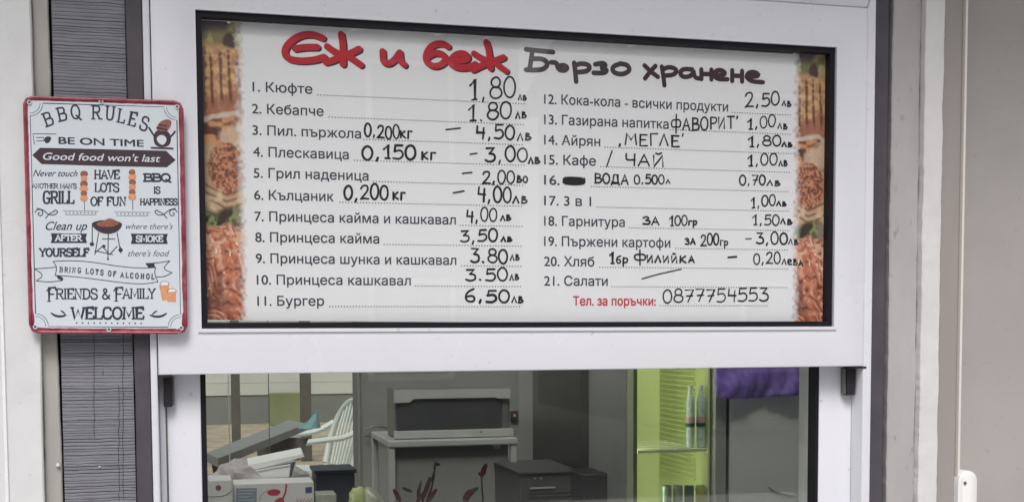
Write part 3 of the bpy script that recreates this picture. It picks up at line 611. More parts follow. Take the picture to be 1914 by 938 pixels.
# lower pane with its seals
lx0 = ux(386, 800, .045); lx1 = ux(1519, 800, .045)
mb = MB(); mb.box(xj1 - .001, lx0, .036, .06, ZB, zs_b + .03); mb.box(lx1, xk0 + .001, .036, .06, ZB, zs_b + .03); mb.build('rubber_seal', M['gasket'], win)
mb = MB(); mb.box(lx0 - .002, lx1 + .002, .047, .051, ZB, zs_b + .03); mb.build('lower_pane', M['glass_low'], win)
mb = MB(); mb.box(lx0 - .002, lx1 + .002, .067, .071, ZB, zs_b + .03); mb.build('lower_pane', M['glass_low'], win)
# black end caps hanging under the sash corners
def endcap(px0, px1, py0, py1, ps):
    x0, x1 = ux(px0, 720, .012), ux(px1, 720, .012); z1, z0 = uz(px0, py0, .012), uz(px0, py1, .012)
    mb = MB(); mb.box(x0, x1, .020, .0335, z0, zs_b - .0005, .0012); mb.box(x0 - .006 * (ps > 0), x1 + .008 * (ps < 0), .002, .03, zs_b - .0035, zs_b - .0004, .0006)
    o = mb.build('end_cap', M['black'], win, smooth=True)
    m2 = MB(); m2.box(x0 - .004 if ps < 0 else x1, x0 if ps < 0 else x1 + .003, .0235, .0335, z0 + .002, zs_b - .004, .0008); m2.build('cap_clip', M['steel_dark'], o)
endcap(305, 321, 700, 761, 1); endcap(1589, 1604, 690, 739, -1)
mb = MB(); mb.box(S0 + .012, S1 - .012, .004, .030, zs_b - .004, zs_b - .0002); mb.build('drip_edge', M['upvc_edge'], win) if False else None

# ================================================================== MENU BOARD behind the upper pane
YS = .0165                                                  # face of the printed sheet
board = thing('menu_board', 'printed Bulgarian price list with handwritten prices behind the upper window pane', 'menu board', ((bx0 + bx1) / 2, YS, bz0))
TL, TR, BR, BL = (376, 37), (1548, 104), (1541, 596), (386, 596)
def quadbox(name, c4, Y, th, m, parent):
    mb = MB(); q = [U(*p, Y) for p in c4]; mb.hexa([(v.x, Y, v.z) for v in q], [(v.x, Y + th, v.z) for v in q]); return mb.build(name, m, parent)
quadbox('printed_sheet', [(375, 35), (1549, 106), (1545, 607.2), (386, 598)], YS, .0012, M['sheet'], board)
YI = YS - .0002
rows = [
 ("1. Кюфте", 472, 171, 584, 593, 984), ("2. Кебапче", 471, 212, 605, 614, 980), ("3. Пил. пържола", 472, 252, 675, 679, 980),
 ("4. Плескавица", 473, 292.5, 652, 661, 980), ("5. Грил наденица", 474, 332, 689, 697, 978), ("6. Кълцаник", 475, 373, 624, 634, 978),
 ("7. Принцеса кайма и кашкавал", 476, 413, 852, 859, 978), ("8. Принцеса кайма", 477, 452, 709, 717, 976),
 ("9. Принцеса шунка и кашкавал", 478, 491.5, 853, 862, 975), ("10. Принцеса кашкавал", 480, 531.5, 768, 776, 974), ("11. Бургер", 481, 571, 606, 615, 974),
 ("12. Кока-кола - всички продукти", 1017, 194, 1361, 1368, 1479), ("13. Газирана напитка", 1017, 232, 1250, 1252, 1479), ("14. Айрян", 1017, 270, 1122, 1130, 1478),
 ("15. Кафе", 1017, 307, 1114, 1122, 1478), ("16.", 1017, 345, 1046, 1104, 1476), ("17. 3 в 1", 1017, 383.5, 1105, 1115, 1475),
 ("18. Гарнитура", 1017, 421.5, 1168, 1175, 1474), ("19. Пържени картофи", 1017, 459.5, 1253, 1262, 1474), ("20. Хляб", 1017, 497, 1111, 1120, 1473), ("21. Салати", 1017, 533.5, 1136, 1143, 1473)]
hand = {
 0: [("1,80", 878, 187, 963, 183, 37, 3.4), ("лв", 969, 187, 984, 187, 9, 3)],
 1: [("1.80", 876, 225, 955, 221, 29, 3.4), ("лв", 964, 221, 984, 221, 11, 3)],
 2: [("0,200", 682, 254, 746, 260, 23, 3.4), ("кг", 748, 258, 770, 259, 13, 3.6), ("-", 833, 254, 862, 252, 22, 3), ("4,50", 890, 260, 961, 260, 25, 3.6), ("лв", 967, 262, 993, 262, 12, 3.4)],
 3: [("0,150", 678, 297, 776, 297, 24, 4), ("кг", 788, 298, 814, 298, 13, 4), ("-", 878, 300, 893, 299, 22, 3), ("3,00", 908, 302, 985, 302, 26, 3.8), ("лв", 988, 305, 1009, 306, 11, 4)],
 4: [("-", 863, 335, 884, 334, 20, 3), ("2,00", 902, 343, 961, 341, 23, 3.4), ("во", 966, 341, 987, 341, 11, 3.4)],
 5: [("0,200", 644, 374, 725, 372, 26, 3.8), ("кг", 734, 373, 757, 372, 13, 4.2), ("-", 847, 371, 869, 368, 20, 3.4), ("4,00", 893, 377, 955, 378, 27, 3.8), ("лв", 959, 380, 986, 379, 12, 3.4)],
 6: [("4,00", 872, 415, 928, 412, 24, 3.2), ("лв", 936, 412, 955, 412, 9, 3.4)],
 7: [("3,50", 861, 453, 929, 450, 22, 3.6), ("лв", 937, 451, 957, 451, 8, 3.4)],
 8: [("3.80", 880, 489, 948, 491, 26, 3.6), ("лв", 954, 486, 971, 486, 10, 3)],
 9: [("3.50", 871, 524, 948, 524, 22, 3.6), ("лв", 953, 523, 970, 523, 10, 3)],
 10: [("6,50", 870, 563, 951, 564, 23, 4.2), ("лв", 957, 565, 978, 565, 11, 3.6)],
 11: [("2,50", 1393, 201, 1456, 197, 25, 3.2), ("лв", 1462, 198, 1479, 199, 9, 3)],
 12: [("ФАВОРИТ'", 1255, 243, 1378, 241, 22, 3.2), ("1,00", 1398, 241, 1449, 237, 21, 3), ("лв", 1454, 241, 1472, 241, 9, 3)],
 13: [(",", 1157, 272, 1161, 272, 14, 4), ("МЕГЛЕ'", 1169, 271, 1277, 274, 21, 3.4), ("1,80", 1399, 274, 1459, 273, 19, 3.2), ("лв", 1462, 274, 1481, 274, 8, 3.4)],
 14: [("/", 1134, 308, 1146, 308, 24, 3), ("ЧАЙ", 1169, 310, 1241, 311, 21, 3.4), ("1,00", 1398, 310, 1452, 307, 20, 3), ("лв", 1456, 310, 1472, 310, 9, 3.2)],
 15: [("ВОДА", 1112, 342, 1174, 344, 17, 3.2), ("0,500", 1186, 343, 1241, 344, 16, 3), ("л", 1245, 343, 1253, 343, 7, 3), ("0,70", 1383, 345, 1430, 345, 18, 3), ("лв", 1434, 347, 1459, 347, 9, 3)],
 16: [("1,00", 1404, 388, 1449, 384, 20, 3), ("лв", 1452, 384, 1470, 385, 7, 3.4)],
 17: [("ЗА", 1202, 420, 1232, 420, 14, 3.2), ("100", 1252, 422, 1284, 422, 18, 3), ("гр", 1287, 421, 1302, 421, 8, 3.2), ("1,50", 1407, 421, 1456, 420, 19, 3), ("лв", 1459, 418, 1481, 420, 9, 3.4)],
 18: [("за", 1281, 457, 1301, 457, 11, 3.4), ("200", 1310, 459, 1343, 458, 20, 3.2), ("гр", 1346, 459, 1360, 459, 9, 2.8), ("-", 1393, 456, 1405, 457, 22, 2.6), ("3,00", 1414, 456, 1471, 456, 21, 3.4), ("лв", 1474, 456, 1492, 457, 9, 3.2)],
 19: [("1", 1140, 493, 1148, 493, 20, 4), ("бр", 1152, 492, 1173, 493, 10, 3.2), ("Ф", 1186, 491, 1206, 491, 17, 3.2), ("илийка", 1209, 490, 1300, 491, 12, 3.6), ("-", 1360, 492, 1378, 492, 20, 3.6), ("0,20", 1409, 494, 1458, 493, 20, 3), ("лева", 1462, 493, 1502, 497, 10, 3)],
}
for i, (t, x0, yb, x1, d0, d1) in enumerate(rows):
    r = printed('menu_line', t, x0, yb, x1, 18.5, YI, M['ink_print'], board, bold=.015)
    base = U(x0, yb, YI); mb = MB(); xa, xb = U(d0, yb, YI).x, U(d1, yb, YI).x; zz = base.z - .0018
    k = xa
    while k < xb: mb.add([(k, YI, zz), (k + .0015, YI, zz), (k + .0015, YI, zz + .0015), (k, YI, zz + .0015)], [(0, 1, 2, 3)]); k += .0040
    mb.build('dotted_rule', M['ink_dots'], r)
    if i in hand:
        for (s, a, ya, b, yb_, h, w_) in hand[i]:
            ink = Ink(YI - .0002); write(ink, s, a, ya, b, yb_, h, w_ * 1.08, jit=.06); ink.build('handwritten_word' if s != '-' else 'handwritten_dash', M['marker'], r)
        if i == 15:
            ink = Ink(YI - .0002); rnd = random.Random(2); pts = []
            for k in range(26): pts.append((1053 + 40 * k / 25, 331 + rnd.uniform(0, 3) if k % 2 else 345 - rnd.uniform(0, 3)))
            ink.stroke(pts, 3.2, smooth=False); ink.poly([(1052, 332), (1060, 330), (1085, 331), (1095, 335), (1094, 345), (1080, 347), (1058, 346), (1051, 341)], True); ink.build('scribbled_patch', M['marker'], r)
ink = Ink(YI - .0002); ink.stroke([(1200, 521), (1228, 513), (1250, 508), (1273, 503)], 2.6); ink.build('pen_stroke', M['marker'], r)
r = printed('phone_line', "Тел. за поръчки:", 1071, 570.5, 1226, 17, YI, M['ink_redtext'], board, bold=.028)
mb = MB(); k = U(1233, 571, YI).x; zz = U(1233, 572, YI).z
while k < U(1436, 571, YI).x: mb.add([(k, YI, zz), (k + .0015, YI, zz), (k + .0015, YI, zz + .0015), (k, YI, zz + .0015)], [(0, 1, 2, 3)]); k += .0040
mb.build('dotted_rule', M['ink_dots'], r)
ink = Ink(YI - .0002); write(ink, "0877754553", 1240, 565, 1435, 562, 24, 3.1, jit=.04); ink.build('handwritten_note', M['marker'], r)

# brush-lettered title
a3 = lambda p: (440 + p[0] / 3.544, 40 + p[1] / 3.544)
a4 = lambda p: (940 + p[0] / 3.418, 60 + p[1] / 3.418)
t_red = [[(578, 112), (510, 85), (430, 92), (355, 140), (320, 200), (345, 250), (430, 265), (520, 258), (588, 238)], [(395, 182), (460, 172), (540, 172)],
         [(700, 88), (712, 150), (712, 285)], [(608, 168), (650, 200), (700, 222)], [(818, 185), (760, 215), (700, 235), (640, 262), (600, 272)], [(735, 225), (780, 255), (830, 290)],
         [(975, 200), (978, 270), (1010, 285), (1050, 262), (1085, 212)], [(1088, 208), (1095, 268), (1120, 290)],
         [(1408, 168), (1370, 145), (1305, 155), (1262, 210), (1262, 270), (1310, 302), (1365, 290), (1395, 255), (1375, 218), (1320, 208), (1275, 232)],
         [(1430, 262), (1490, 262), (1545, 248), (1525, 215), (1475, 212), (1430, 245), (1425, 285), (1470, 310), (1540, 308), (1590, 285)],
         [(1662, 140), (1680, 200), (1690, 312)], [(1580, 215), (1625, 245), (1675, 262)], [(1775, 240), (1720, 262), (1650, 285), (1572, 322)], [(1712, 268), (1750, 300), (1792, 330)]]
t_glare = [[(148, 112), (200, 118), (320, 130)], [(188, 122), (180, 180), (170, 242)], [(185, 172), (260, 172), (290, 205), (262, 240), (200, 245), (148, 242)],
          [(308, 195), (345, 197), (352, 240), (392, 250), (415, 230), (392, 212), (355, 218)],
          [(455, 198), (462, 250), (468, 318)], [(458, 215), (505, 200), (558, 215), (545, 252), (470, 258)],
          [(590, 208), (640, 198), (660, 215), (622, 230), (668, 242), (648, 265), (580, 262)],
          [(752, 203), (700, 222), (702, 258), (760, 275), (812, 250), (800, 212), (752, 203)]]
t_dark = [[(905, 215), (940, 250), (990, 288)], [(975, 218), (940, 255), (908, 298)], [(1015, 222), (1025, 280), (1032, 342)], [(1020, 240), (1065, 222), (1115, 242), (1095, 275), (1032, 280)],
          [(1210, 240), (1150, 236), (1128, 265), (1155, 292), (1210, 280), (1215, 240), (1225, 290), (1250, 298)],
          [(1268, 240), (1268, 302)], [(1268, 270), (1330, 270)], [(1332, 242), (1332, 304)],
          [(1350, 278), (1425, 274), (1405, 245), (1365, 245), (1342, 275), (1372, 303), (1435, 303)],
          [(1465, 245), (1465, 314)], [(1465, 280), (1527, 282)], [(1528, 250), (1528, 318)],
          [(1556, 287), (1638, 284), (1620, 258), (1575, 256), (1552, 285), (1585, 317), (1662, 322)]]
def title(name, strokes, tr, w_, m, sh=True):
    if sh:
        ink = Ink(YI); 
        for s in strokes: ink.stroke([(a + 3.2, b + 2.6) for a, b in map(tr, s)], w_)
        p = ink.build(name, M['ink_shadow'], board); ink = Ink(YI - .0003)
        for s in strokes: ink.stroke([tr(q) for q in s], w_)
        ink.build('letter_face', m, p)
    else:
        ink = Ink(YI)
        for s in strokes: ink.stroke([tr(q) for q in s], w_)
        ink.build(name, m, board)
title('title_word', t_red[:6], a3, 13, M['ink_red']); title('title_word', t_red[6:8], a3, 12.6, M['ink_red']); title('title_word', t_red[8:], a3, 12.6, M['ink_red']); title('title_word', t_glare, a4, 10.0, M['ink_greytitle'], False); title('title_word', t_dark, a4, 9.6, M['ink_shadow'], False)

# ---- food photo strips: flat print, painted per cell on a fine sheet
def vnoise(h, w_, cells, seed):
    r = np.random.RandomState(seed); gy, gx = cells; g_ = r.rand(gy + 2, gx + 2)
    y = np.linspace(0, gy, h, endpoint=False); x = np.linspace(0, gx, w_, endpoint=False)
    yi = y.astype(int); xi = x.astype(int); fy = (y - yi)[:, None]; fx = (x - xi)[None, :]
    fy = fy * fy * (3 - 2 * fy); fx = fx * fx * (3 - 2 * fx)
    return (g_[yi][:, xi] * (1 - fy) * (1 - fx) + g_[yi][:, xi + 1] * (1 - fy) * fx + g_[yi + 1][:, xi] * fy * (1 - fx) + g_[yi + 1][:, xi + 1] * fy * fx)
def srgb(c): return tuple(((x / 255) / 12.92 if x / 255 <= .04045 else (((x / 255) + .055) / 1.055) ** 2.4) for x in c)
def food(h, w_, seed):
    v = np.linspace(0, 1, h)[:, None] * np.ones((1, w_)); u = np.linspace(0, 1, w_)[None, :] * np.ones((h, 1))
    n1 = vnoise(h, w_, (44, 6), seed); n2 = vnoise(h, w_, (95, 14), seed + 1); n3 = vnoise(h, w_, (18, 4), seed + 2); n4 = vnoise(h, w_, (150, 22), seed + 3)
    col = np.zeros((h, w_, 3)); col[:] = srgb((196, 150, 112))
    def put(mask, c, a=1.0):
        m_ = np.clip(mask, 0, 1)[..., None] * a; col[:] = col * (1 - m_) + np.array(srgb(c)) * m_
    sm = lambda x, e=.02: np.clip(x / e + .5, 0, 1)
    vw = v + (n3 - .5) * .03
    # lettuce and olive at the top
    put(sm(.075 - vw), (120, 118, 78)); put(sm(.075 - vw) * sm(n1 - .55, .2), (168, 158, 110)); put(sm(.03 - vw - (u - .3) * .05), (92, 84, 88))
    put(sm(.02 - ((u - .62) ** 2 * .05 + (vw - .062) ** 2) ** .5 + .012, .01), (62, 42, 44))
    # grilled chop
    ch = sm(vw - .085) * sm(.295 - vw); put(ch, (206, 166, 124)); put(ch * sm(n2 - .5, .3), (178, 124, 90), .8); put(ch * sm(n1 - .62, .15), (226, 184, 128), .8)
    put(sm(vw - .235) * sm(.31 - vw), (150, 84, 70), .75)
    for c0 in (.2, .42, .62, .84):
        d = np.abs(u - c0 - (n3 - .5) * .04 - (v - .18) * .25); put(ch * sm(.035 - d, .04) * sm(vw - .10) * sm(.27 - vw) * (0.5 + .5 * (n2 > .3)), (88, 44, 34), .9)
    put(ch * sm(.06 - u + (n2 - .5) * .1, .05), (104, 60, 54), .8)
    # pale seam
    put(sm(vw - .305, .008) * sm(.325 - vw, .008), (206, 190, 178))
    # roast pieces with pale onions
    rs = sm(vw - .325, .01) * sm(.43 - vw); put(rs, (150, 92, 64)); put(rs * sm(n1 - .55, .12), (206, 148, 104)); put(rs * sm(.38 - n1, .1), (84, 44, 34))
    on = sm(.05 - np.abs(v - .40 + (u - .6) * .10 + (n2 - .5) * .02), .02); put(on * sm(u - .35, .1), (208, 184, 160), .85)
    # patty
    pt = sm(1 - (((u - .52) / .46) ** 2 + ((v - .49) / .088) ** 2) + (n2 - .5) * .3, .25); put(sm(vw - .42) * sm(.62 - vw), (190, 162, 132)); put(pt, (152, 94, 70)); hz = (n4 * .6 + n2 * .4 - .5) * 3.2; put(pt * sm(hz - .25, .4), (200, 142, 110), .8); put(pt * sm(-.35 - hz, .3), (98, 50, 42), .8)
    for q in (.575, .60, .625):
        d = np.abs(v - q - np.abs(u - .5) * -.06 - (n3 - .5) * .01); put(sm(.0045 - d, .004), (112, 78, 62), .8)
    put(sm(vw - .57) * sm(.625 - vw) * sm(n1 - .45, .2), (224, 200, 168), .7)
    # herbs
    hb = sm(vw - .625) * sm(.69 - vw); put(hb, (74, 82, 50)); put(hb * sm(n2 - .55, .15), (124, 140, 82)); put(hb * sm(.4 - n1, .1), (34, 32, 26)); put(hb * sm(u - .75, .2), (170, 156, 136), .6)
    # pulled meat
    mt = sm(vw - .685); st = vnoise(h, w_, (80, 13), seed + 7) ; wv = np.sin((v * 62 - u * 9 + n3 * 8 + n1 * 2) * 1.9) * .5 + .5
    put(mt, (178, 112, 88)); put(mt * sm(wv - .78, .3) * sm(st - .35, .3), (228, 172, 142), .8); put(mt * sm(.16 - wv, .2) * sm(.6 - st, .3), (100, 42, 34), .9); put(mt * sm(n2 - .6, .15) * sm(.8 - v, .1), (222, 184, 160), .8); put(mt * sm(n1 - .72, .1), (196, 100, 66), .5); put(mt * sm(n4 * st - .62, .1), (240, 206, 184)); put(mt * sm(.30 - n3 * .8 - (v - .9) * -.4, .2) * sm(v - .86, .05), (84, 28, 26), .7)
    col *= (0.93 + .14 * n4)[..., None]; col[:] = col * .94 + np.array(srgb((196, 160, 142))) * .06; col[:] = np.clip(col * 1.0, 0, 1)
    return np.clip(col, 0, 1), u, v, n2
def strip(name, corners, seed, fade_right):
    h, w_ = 380, 56; col, u, v, n2 = food(h, w_, seed)
    fe = np.clip(((.97 + (n2 - .5) * .14) - (u if fade_right else 1 - u)) / .22, 0, 1)[..., None]
    shc = np.array((.80, .805, .84)); col = col * fe + shc * (1 - fe)
    A, B, Cc, D = [U(*p, YI) for p in corners]; vs = []
    for j in range(h + 1):
        for i in range(w_ + 1):
            s_, t_ = i / w_, j / h; p = (A * (1 - s_) + B * s_) * (1 - t_) + (D * (1 - s_) + Cc * s_) * t_; vs.append((p.x, YI, p.z))
    fs = [(j * (w_ + 1) + i, (j + 1) * (w_ + 1) + i, (j + 1) * (w_ + 1) + i + 1, j * (w_ + 1) + i + 1) for j in range(h) for i in range(w_)]
    me = bpy.data.meshes.new(name); me.from_pydata(vs, [], fs); me.update()
    at = me.color_attributes.new('print', 'FLOAT_COLOR', 'CORNER'); cc = np.ones((h * w_, 4, 4), dtype=np.float32); cc[:, :, :3] = col.reshape(-1, 1, 3)
    at.data.foreach_set('color', cc.ravel())
    me.materials.append(M['food']); return link(name, me, board)
m = mat('printed_food_photo', (1, 1, 1), .42); M['food'] = m; vc = m.node_tree.nodes.new('ShaderNodeVertexColor'); vc.layer_name = 'print'
m.node_tree.links.new(vc.outputs[0], m.node_tree.nodes['Principled BSDF'].inputs['Base Color'])
strip('food_photo_strip', [(377, 38), (457, 43), (468, 598), (388, 597)], 3, True)
strip('food_photo_strip', [(1482, 98), (1545, 102), (1540, 605), (1477, 604)], 3, False)
# peeled scraps of tape along the sheet's upper edge
for (px, wd) in ((425, 6), (500, 8), (562, 5), (655, 11), (742, 7), (812, 12), (905, 9), (985, 8), (1020, 12), (1175, 9), (1290, 7)):
    y = 42 + (px - 377) * .0578; rnd = random.Random(px); ink = MB()
    pts = [(px + wd * k / 5, y + rnd.uniform(-4.5, -2)) for k in range(6)] + [(px + wd, y - 0.6), (px, y - 0.6)]
    q = [U(a, b, .0082) for a, b in pts]; ink.add([(p.x, .0082, p.z) for p in q] + [(p.x, .0088, p.z) for p in q], [tuple(range(8))] + [(i, i + 8, (i + 1) % 8 + 8, (i + 1) % 8) for i in range(8)])
    tag(ink.build('tape_scrap', M['card_white'], board))

# ================================================================== INSIDE THE KIOSK
D = 2.62                                            # depth of the rear wall's inner face
xo0, xo1 = -1.2, ux(668, 820, D)         # rear opening onto the yard
zo0, zo1 = .95, 2.25
mb = MB(); mb.box(-1.4, 2.6, .22, D + .12, 0.0, .02); setting('interior_floor', mb, M['floor'])
RX0, RX1, RY0, RY1 = -.7, 2.3, .22, 2.4
mb = MB(); mb.box(-1.5, RX0, .0, D + .12, 2.9, 3.0); mb.box(RX1, 2.7, .0, D + .12, 2.9, 3.0); mb.box(RX0, RX1, .0, RY0, 2.9, 3.0); mb.box(RX0, RX1, RY1, D + .12, 2.9, 3.0); setting('interior_ceiling', mb, M['ceil'])
rl = thing('roof_light', 'long glazed roof light in the kiosk ceiling above the worktable', 'roof light', (.95, 1.5, 2.95))  # added out of view so sun reaches the kiosk's inside
mb = MB(); mb.box(RX0 + .001, RX1 - .001, RY0 + .001, RY1 - .001, 2.955, 2.961); mb.build('roof_pane', M['glass'], rl)
for x in (.3, 1.3):
    mb = MB(); mb.box(x - .02, x + .02, RY0 + .001, RY1 - .001, 2.92, 2.95); mb.build('glazing_bar', M['steel_light'], rl)
mb = MB(); mb.box(xo1, 2.6, D, D + .12, .02, 2.9); mb.box(-1.4, xo0, D, D + .12, .02, 2.9); mb.box(xo0, xo1, D, D + .12, .02, zo0); mb.box(xo0, xo1, D, D + .12, zo1, 2.9)
setting('rear_wall', mb, M['intwall'])
mb = MB(); mb.box(-1.5, -1.4, .22, .5, .0, 2.9); mb.box(-1.5, -1.4, 2.4, D + .12, .0, 2.9); mb.box(-1.5, -1.4, .5, 2.4, .0, .7); mb.box(-1.5, -1.4, .5, 2.4, 2.6, 2.9); setting('side_wall', mb, M['intwall'])  # wide opening in this unseen left wall is added to let daylight in
mb = MB(); mb.box(2.6, 2.7, .0, D + .12, .0, 2.9); setting('side_wall', mb, M['intwall'])
rw = thing('rear_window', 'open rear hatch with thin grey frame giving onto the gravel yard', 'window', ((xo0 + xo1) / 2, D, zo0))
def post(name, px, w_, Y, z0, z1, m, parent, d=.02):
    x = ux(px, 780, Y); mb = MB(); mb.box(x - w_ / 2, x + w_ / 2, Y, Y + d, z0, z1); return mb.build(name, m, parent)
post('frame_post', 671, .008, D - .014, zo0, zo1, M['intwall'], rw, .012)
post('mullion', 503, .003, D - .012, zo0, zo1, M['steel_dark'], rw, .003); post('mullion', 428, .004, D - .012, zo0, zo1, M['steel_light'], rw, .003)
mb = MB(); mb.box(xo0 - .02, xo1 + .02, D - .05, D, zo0 - .02, zo0); mb.build('window_sill', M['steel_light'], rw)

# serving counter just inside the window
cz = 0.98
ct = thing('serving_counter', 'grey counter just inside the serving window', 'counter', (.3, .6, 0))
mb = MB(); mb.box(-.55, 1.15, .14, .62, cz - .03, cz, .003); mb.build('counter_top', M['counter'], ct)
mb = MB(); mb.box(-.55, .46, .621, 2.1, cz - .03, cz, .003); mb.build('counter_top', M['counter'], ct)
mb = MB(); mb.box(-.5, .42, .3, 2.0, .02, cz - .0305); mb.build('counter_body', M['steel_dark'], ct)

def pbox(mb, px0, px1, py0, py1, Y, depth, ybase=None, bev=.002):
    """upright box whose front face covers the photo rectangle at depth Y"""
    xa, xb = ux(px0, py1, Y), ux(px1, py1, Y); zt = uz((px0 + px1) / 2, py0, Y); zb = ybase if ybase is not None else uz((px0 + px1) / 2, py1, Y)
    mb.box(xa, xb, Y, Y + depth, zb, zt, bev); return xa, xb, zb, zt

# folded carton with red and blue print
YC = 1.60
cart = thing('printed_carton', 'white carton with blue and red printing on the counter', 'carton', (ux(515, 930, YC), YC, cz))
mb = MB(); pbox(mb, 439, 588, 902, 1000, YC, .11, cz + .0005); mb.build('box_body', M['card_white'], cart)
ink = Ink(YC - .0006); ink.poly([(441, 912), (480, 911), (480, 960), (441, 960)]); a_ = ink.build('blue_panel', M['bluegrey'], cart)
ink = Ink(YC - .0010)
for k in range(6): ink.stroke([(445, 916 + k * 6), (476 - (k % 3) * 5, 915.5 + k * 6)], 1.6, smooth=False)
ink.build('fine_print', M['card_white'], cart)
ink = Ink(YC - .0008); ink.stroke([(535, 905), (534, 920), (524, 940), (508, 955)], 7); ink.poly([(498, 917), (515, 912), (527, 918), (518, 926), (502, 925)], True); ink.poly([(512, 934), (530, 926), (532, 945), (515, 948)], True)
ink.stroke([(484, 935), (490, 922), (500, 915)], 1.5); ink.build('red_swirl', M['redink'], cart)
ink = Ink(YC - .0009); ink.poly([(571, 910), (583, 909), (583, 920), (571, 921)]); ink.build('blue_mark', M['blueink'], cart)
ink = Ink(YC - .0009)
for k in range(5): ink.stroke([(553 + k * 6.5, 938), (556 + k * 6.5, 930), (558 + k * 6.5, 938)], 2, smooth=False)
ink.build('red_lettering', M['redink'], cart)
# second carton at the left edge
YD = 1.56
cart = thing('round_logo_carton', 'white carton with round brown mark beside the window jamb', 'carton', (ux(410, 930, YD), YD, cz))
mb = MB(); pbox(mb, 392, 435, 897, 1000, YD, .12, cz + .0005); mb.build('box_body', M['card_white'], cart)
ink = Ink(YD - .0006); ink.poly([(408 + 5.5 * math.cos(t), 911 + 5.5 * math.sin(t)) for t in [k * .52 for k in range(12)]], True); ink.build('round_mark', M['sign_brown'], cart)
ink = Ink(YD - .0006); ink.stroke([(386, 928), (420, 927), (432, 917)], 2.2); ink.build('green_band', M['greenlabel'], cart)
# paper sack crumpled behind them
YP = 1.80
sk = MB(); bm = bmesh.new(); bmesh.ops.create_icosphere(bm, subdivisions=4, radius=1)
cx_ = ux(480, 900, YP); cz_ = cz + .10
for v in bm.verts:
    p = v.co.copy(); nrm = (math.sin(p.x * 7 + p.z * 5) * .08 + math.sin(p.y * 11 - p.x * 9) * .06 + abs(math.sin(p.z * 9 + p.x * 4)) * .10)
    q = Vector((p.x, p.y, p.z)) * (1 + nrm); v.co = Vector((cx_ + q.x * .15, YP + .10 + q.y * .06, max(cz + .001, cz_ + q.z * .10)))
sk.bm(bm); bm.free()
tag(sk.build('paper_sack', M['card_grey']), 'crumpled grey paper sack behind the two cartons', 'sack')
# foam tray on top, tilted
YF = 1.72
ft = thing('foam_box', 'open white foam takeaway box tilted on the paper sack', 'box', (ux(515, 880, YF), YF, uz(515, 885, YF)))
q = lambda px, py, dy=0: tuple(U(px, py, YF + dy))
mb = MB(); th = 0
top = [q(464, 869), q(566, 848), q(569, 853), q(478, 877)]; mb.hexa(top, [tuple(Vector(t) + Vector((0, .07, .012))) for t in top]); mb.build('box_lid', M['foam'], ft)
mb = MB(); fr = [q(478, 880), q(543, 868), q(540, 891), q(492, 893)]; bk = [q(482, 874, .1), q(553, 860, .1), q(545, 890, .08), q(495, 891, .08)]
mb.hexa(fr, bk); mb.build('box_tray', M['foam'], ft)
mb = MB(); mb.tube([q(478, 880, -.002), q(510, 873, -.002), q(543, 868, -.002)], .0022, 6); mb.build('box_rim', M['card_white'], ft)
# navy bin, little tub, bag with green content, on the counter
nb = thing('navy_bin', 'dark navy plastic crate behind the printed carton', 'crate', (ux(632, 920, 1.8), 1.8, cz))
mb = MB(); xa, xb, zb, zt = pbox(mb, 592, 664, 880, 960, 1.80, .14, cz + .0005, .004); mb.build('bin_body', M['navy'], nb)
mb = MB(); mb.box(xa - .005, xb + .005, 1.794, 1.946, zt - .006, zt + .004, .0015); mb.build('bin_rim', M['navy'], nb)
tb = MB(); xa, xb, zb, zt = pbox(tb, 592, 630, 922, 1000, 1.58, .07, cz + .0005, .004)
tag(tb.build('plastic_tub', M['bagwhite']), 'small pale plastic tub right of the printed carton', 'tub')
bg_ = thing('wrapped_bundle', 'clear plastic bag holding something yellow-green at the counter edge', 'bag', (ux(688, 930, 1.5), 1.5, cz))
def blob(cx, cy, cz_, rx, ry, rz, seed, sub=3, amp=.12):
    bm = bmesh.new(); bmesh.ops.create_icosphere(bm, subdivisions=sub, radius=1)
    for v in bm.verts:
        p = v.co; k = 1 + amp * (math.sin(p.x * 5 + seed) * math.sin(p.y * 6 - seed) + .7 * math.sin(p.z * 9 + p.x * 7 + seed * 2))
        v.co = Vector((cx + p.x * rx * k, cy + p.y * ry * k, cz_ + p.z * rz * k))
    mb = MB(); mb.bm(bm); bm.free(); return mb
p = U(690, 945, 1.56); blob(p.x, 1.56, (cz + uz(690, 910, 1.56)) / 2, .046, .04, (uz(690, 908, 1.56) - cz) / 2 * .97, 3, 4, .05).build('clear_bag', M['bagwhite'], bg_, smooth=True)
p = U(668, 928, 1.50); blob(p.x, 1.50, p.z - .01, .022, .018, .036, 5).build('green_content', M['yellowgreen'], bg_, smooth=True)

# worktable with oven
YT = 1.75
tbl = thing('steel_worktable', 'stainless worktable carrying the countertop oven', 'table', (ux(850, 830, YT), YT, 0))
xa, xb = ux(727, 826, YT), ux(968, 826, YT); zt = uz(840, 821, YT); zb = uz(840, 833, YT)
mb = MB(); mb.box(xa, xb, YT, YT + .36, zb, zt, .003); mb.build('table_top', M['steel_light'], tbl)
for x0, y0 in ((xa, YT + .005), (xb - .02, YT + .005), (xa, YT + .335), (xb - .02, YT + .335)):
    mb = MB(); mb.box(x0, x0 + .018, y0, y0 + .018, .02, zb - .0005, .002); mb.build('leg', M['steel_light'], tbl)
mb = MB(); mb.box(xa + .02, xb - .022, YT + .03, YT + .04, .3, zb - .004); mb.build('front_panel', M['intwall'], tbl)
mb = MB(); x0 = ux(918, 840, YT + .02); mb.prism([(x0, zb - .001), (x0 + .026, zb - .001), (x0 + .026, zb - .013), (x0 + .012, zb - .013)], YT + .012, YT + .024); mb.build('corner_bracket', M['steel_light'], tbl)
YO = 1.80
ov = thing('countertop_oven', 'small steel countertop oven with dark glass door on the worktable', 'oven', (ux(845, 800, YO), YO, zt))
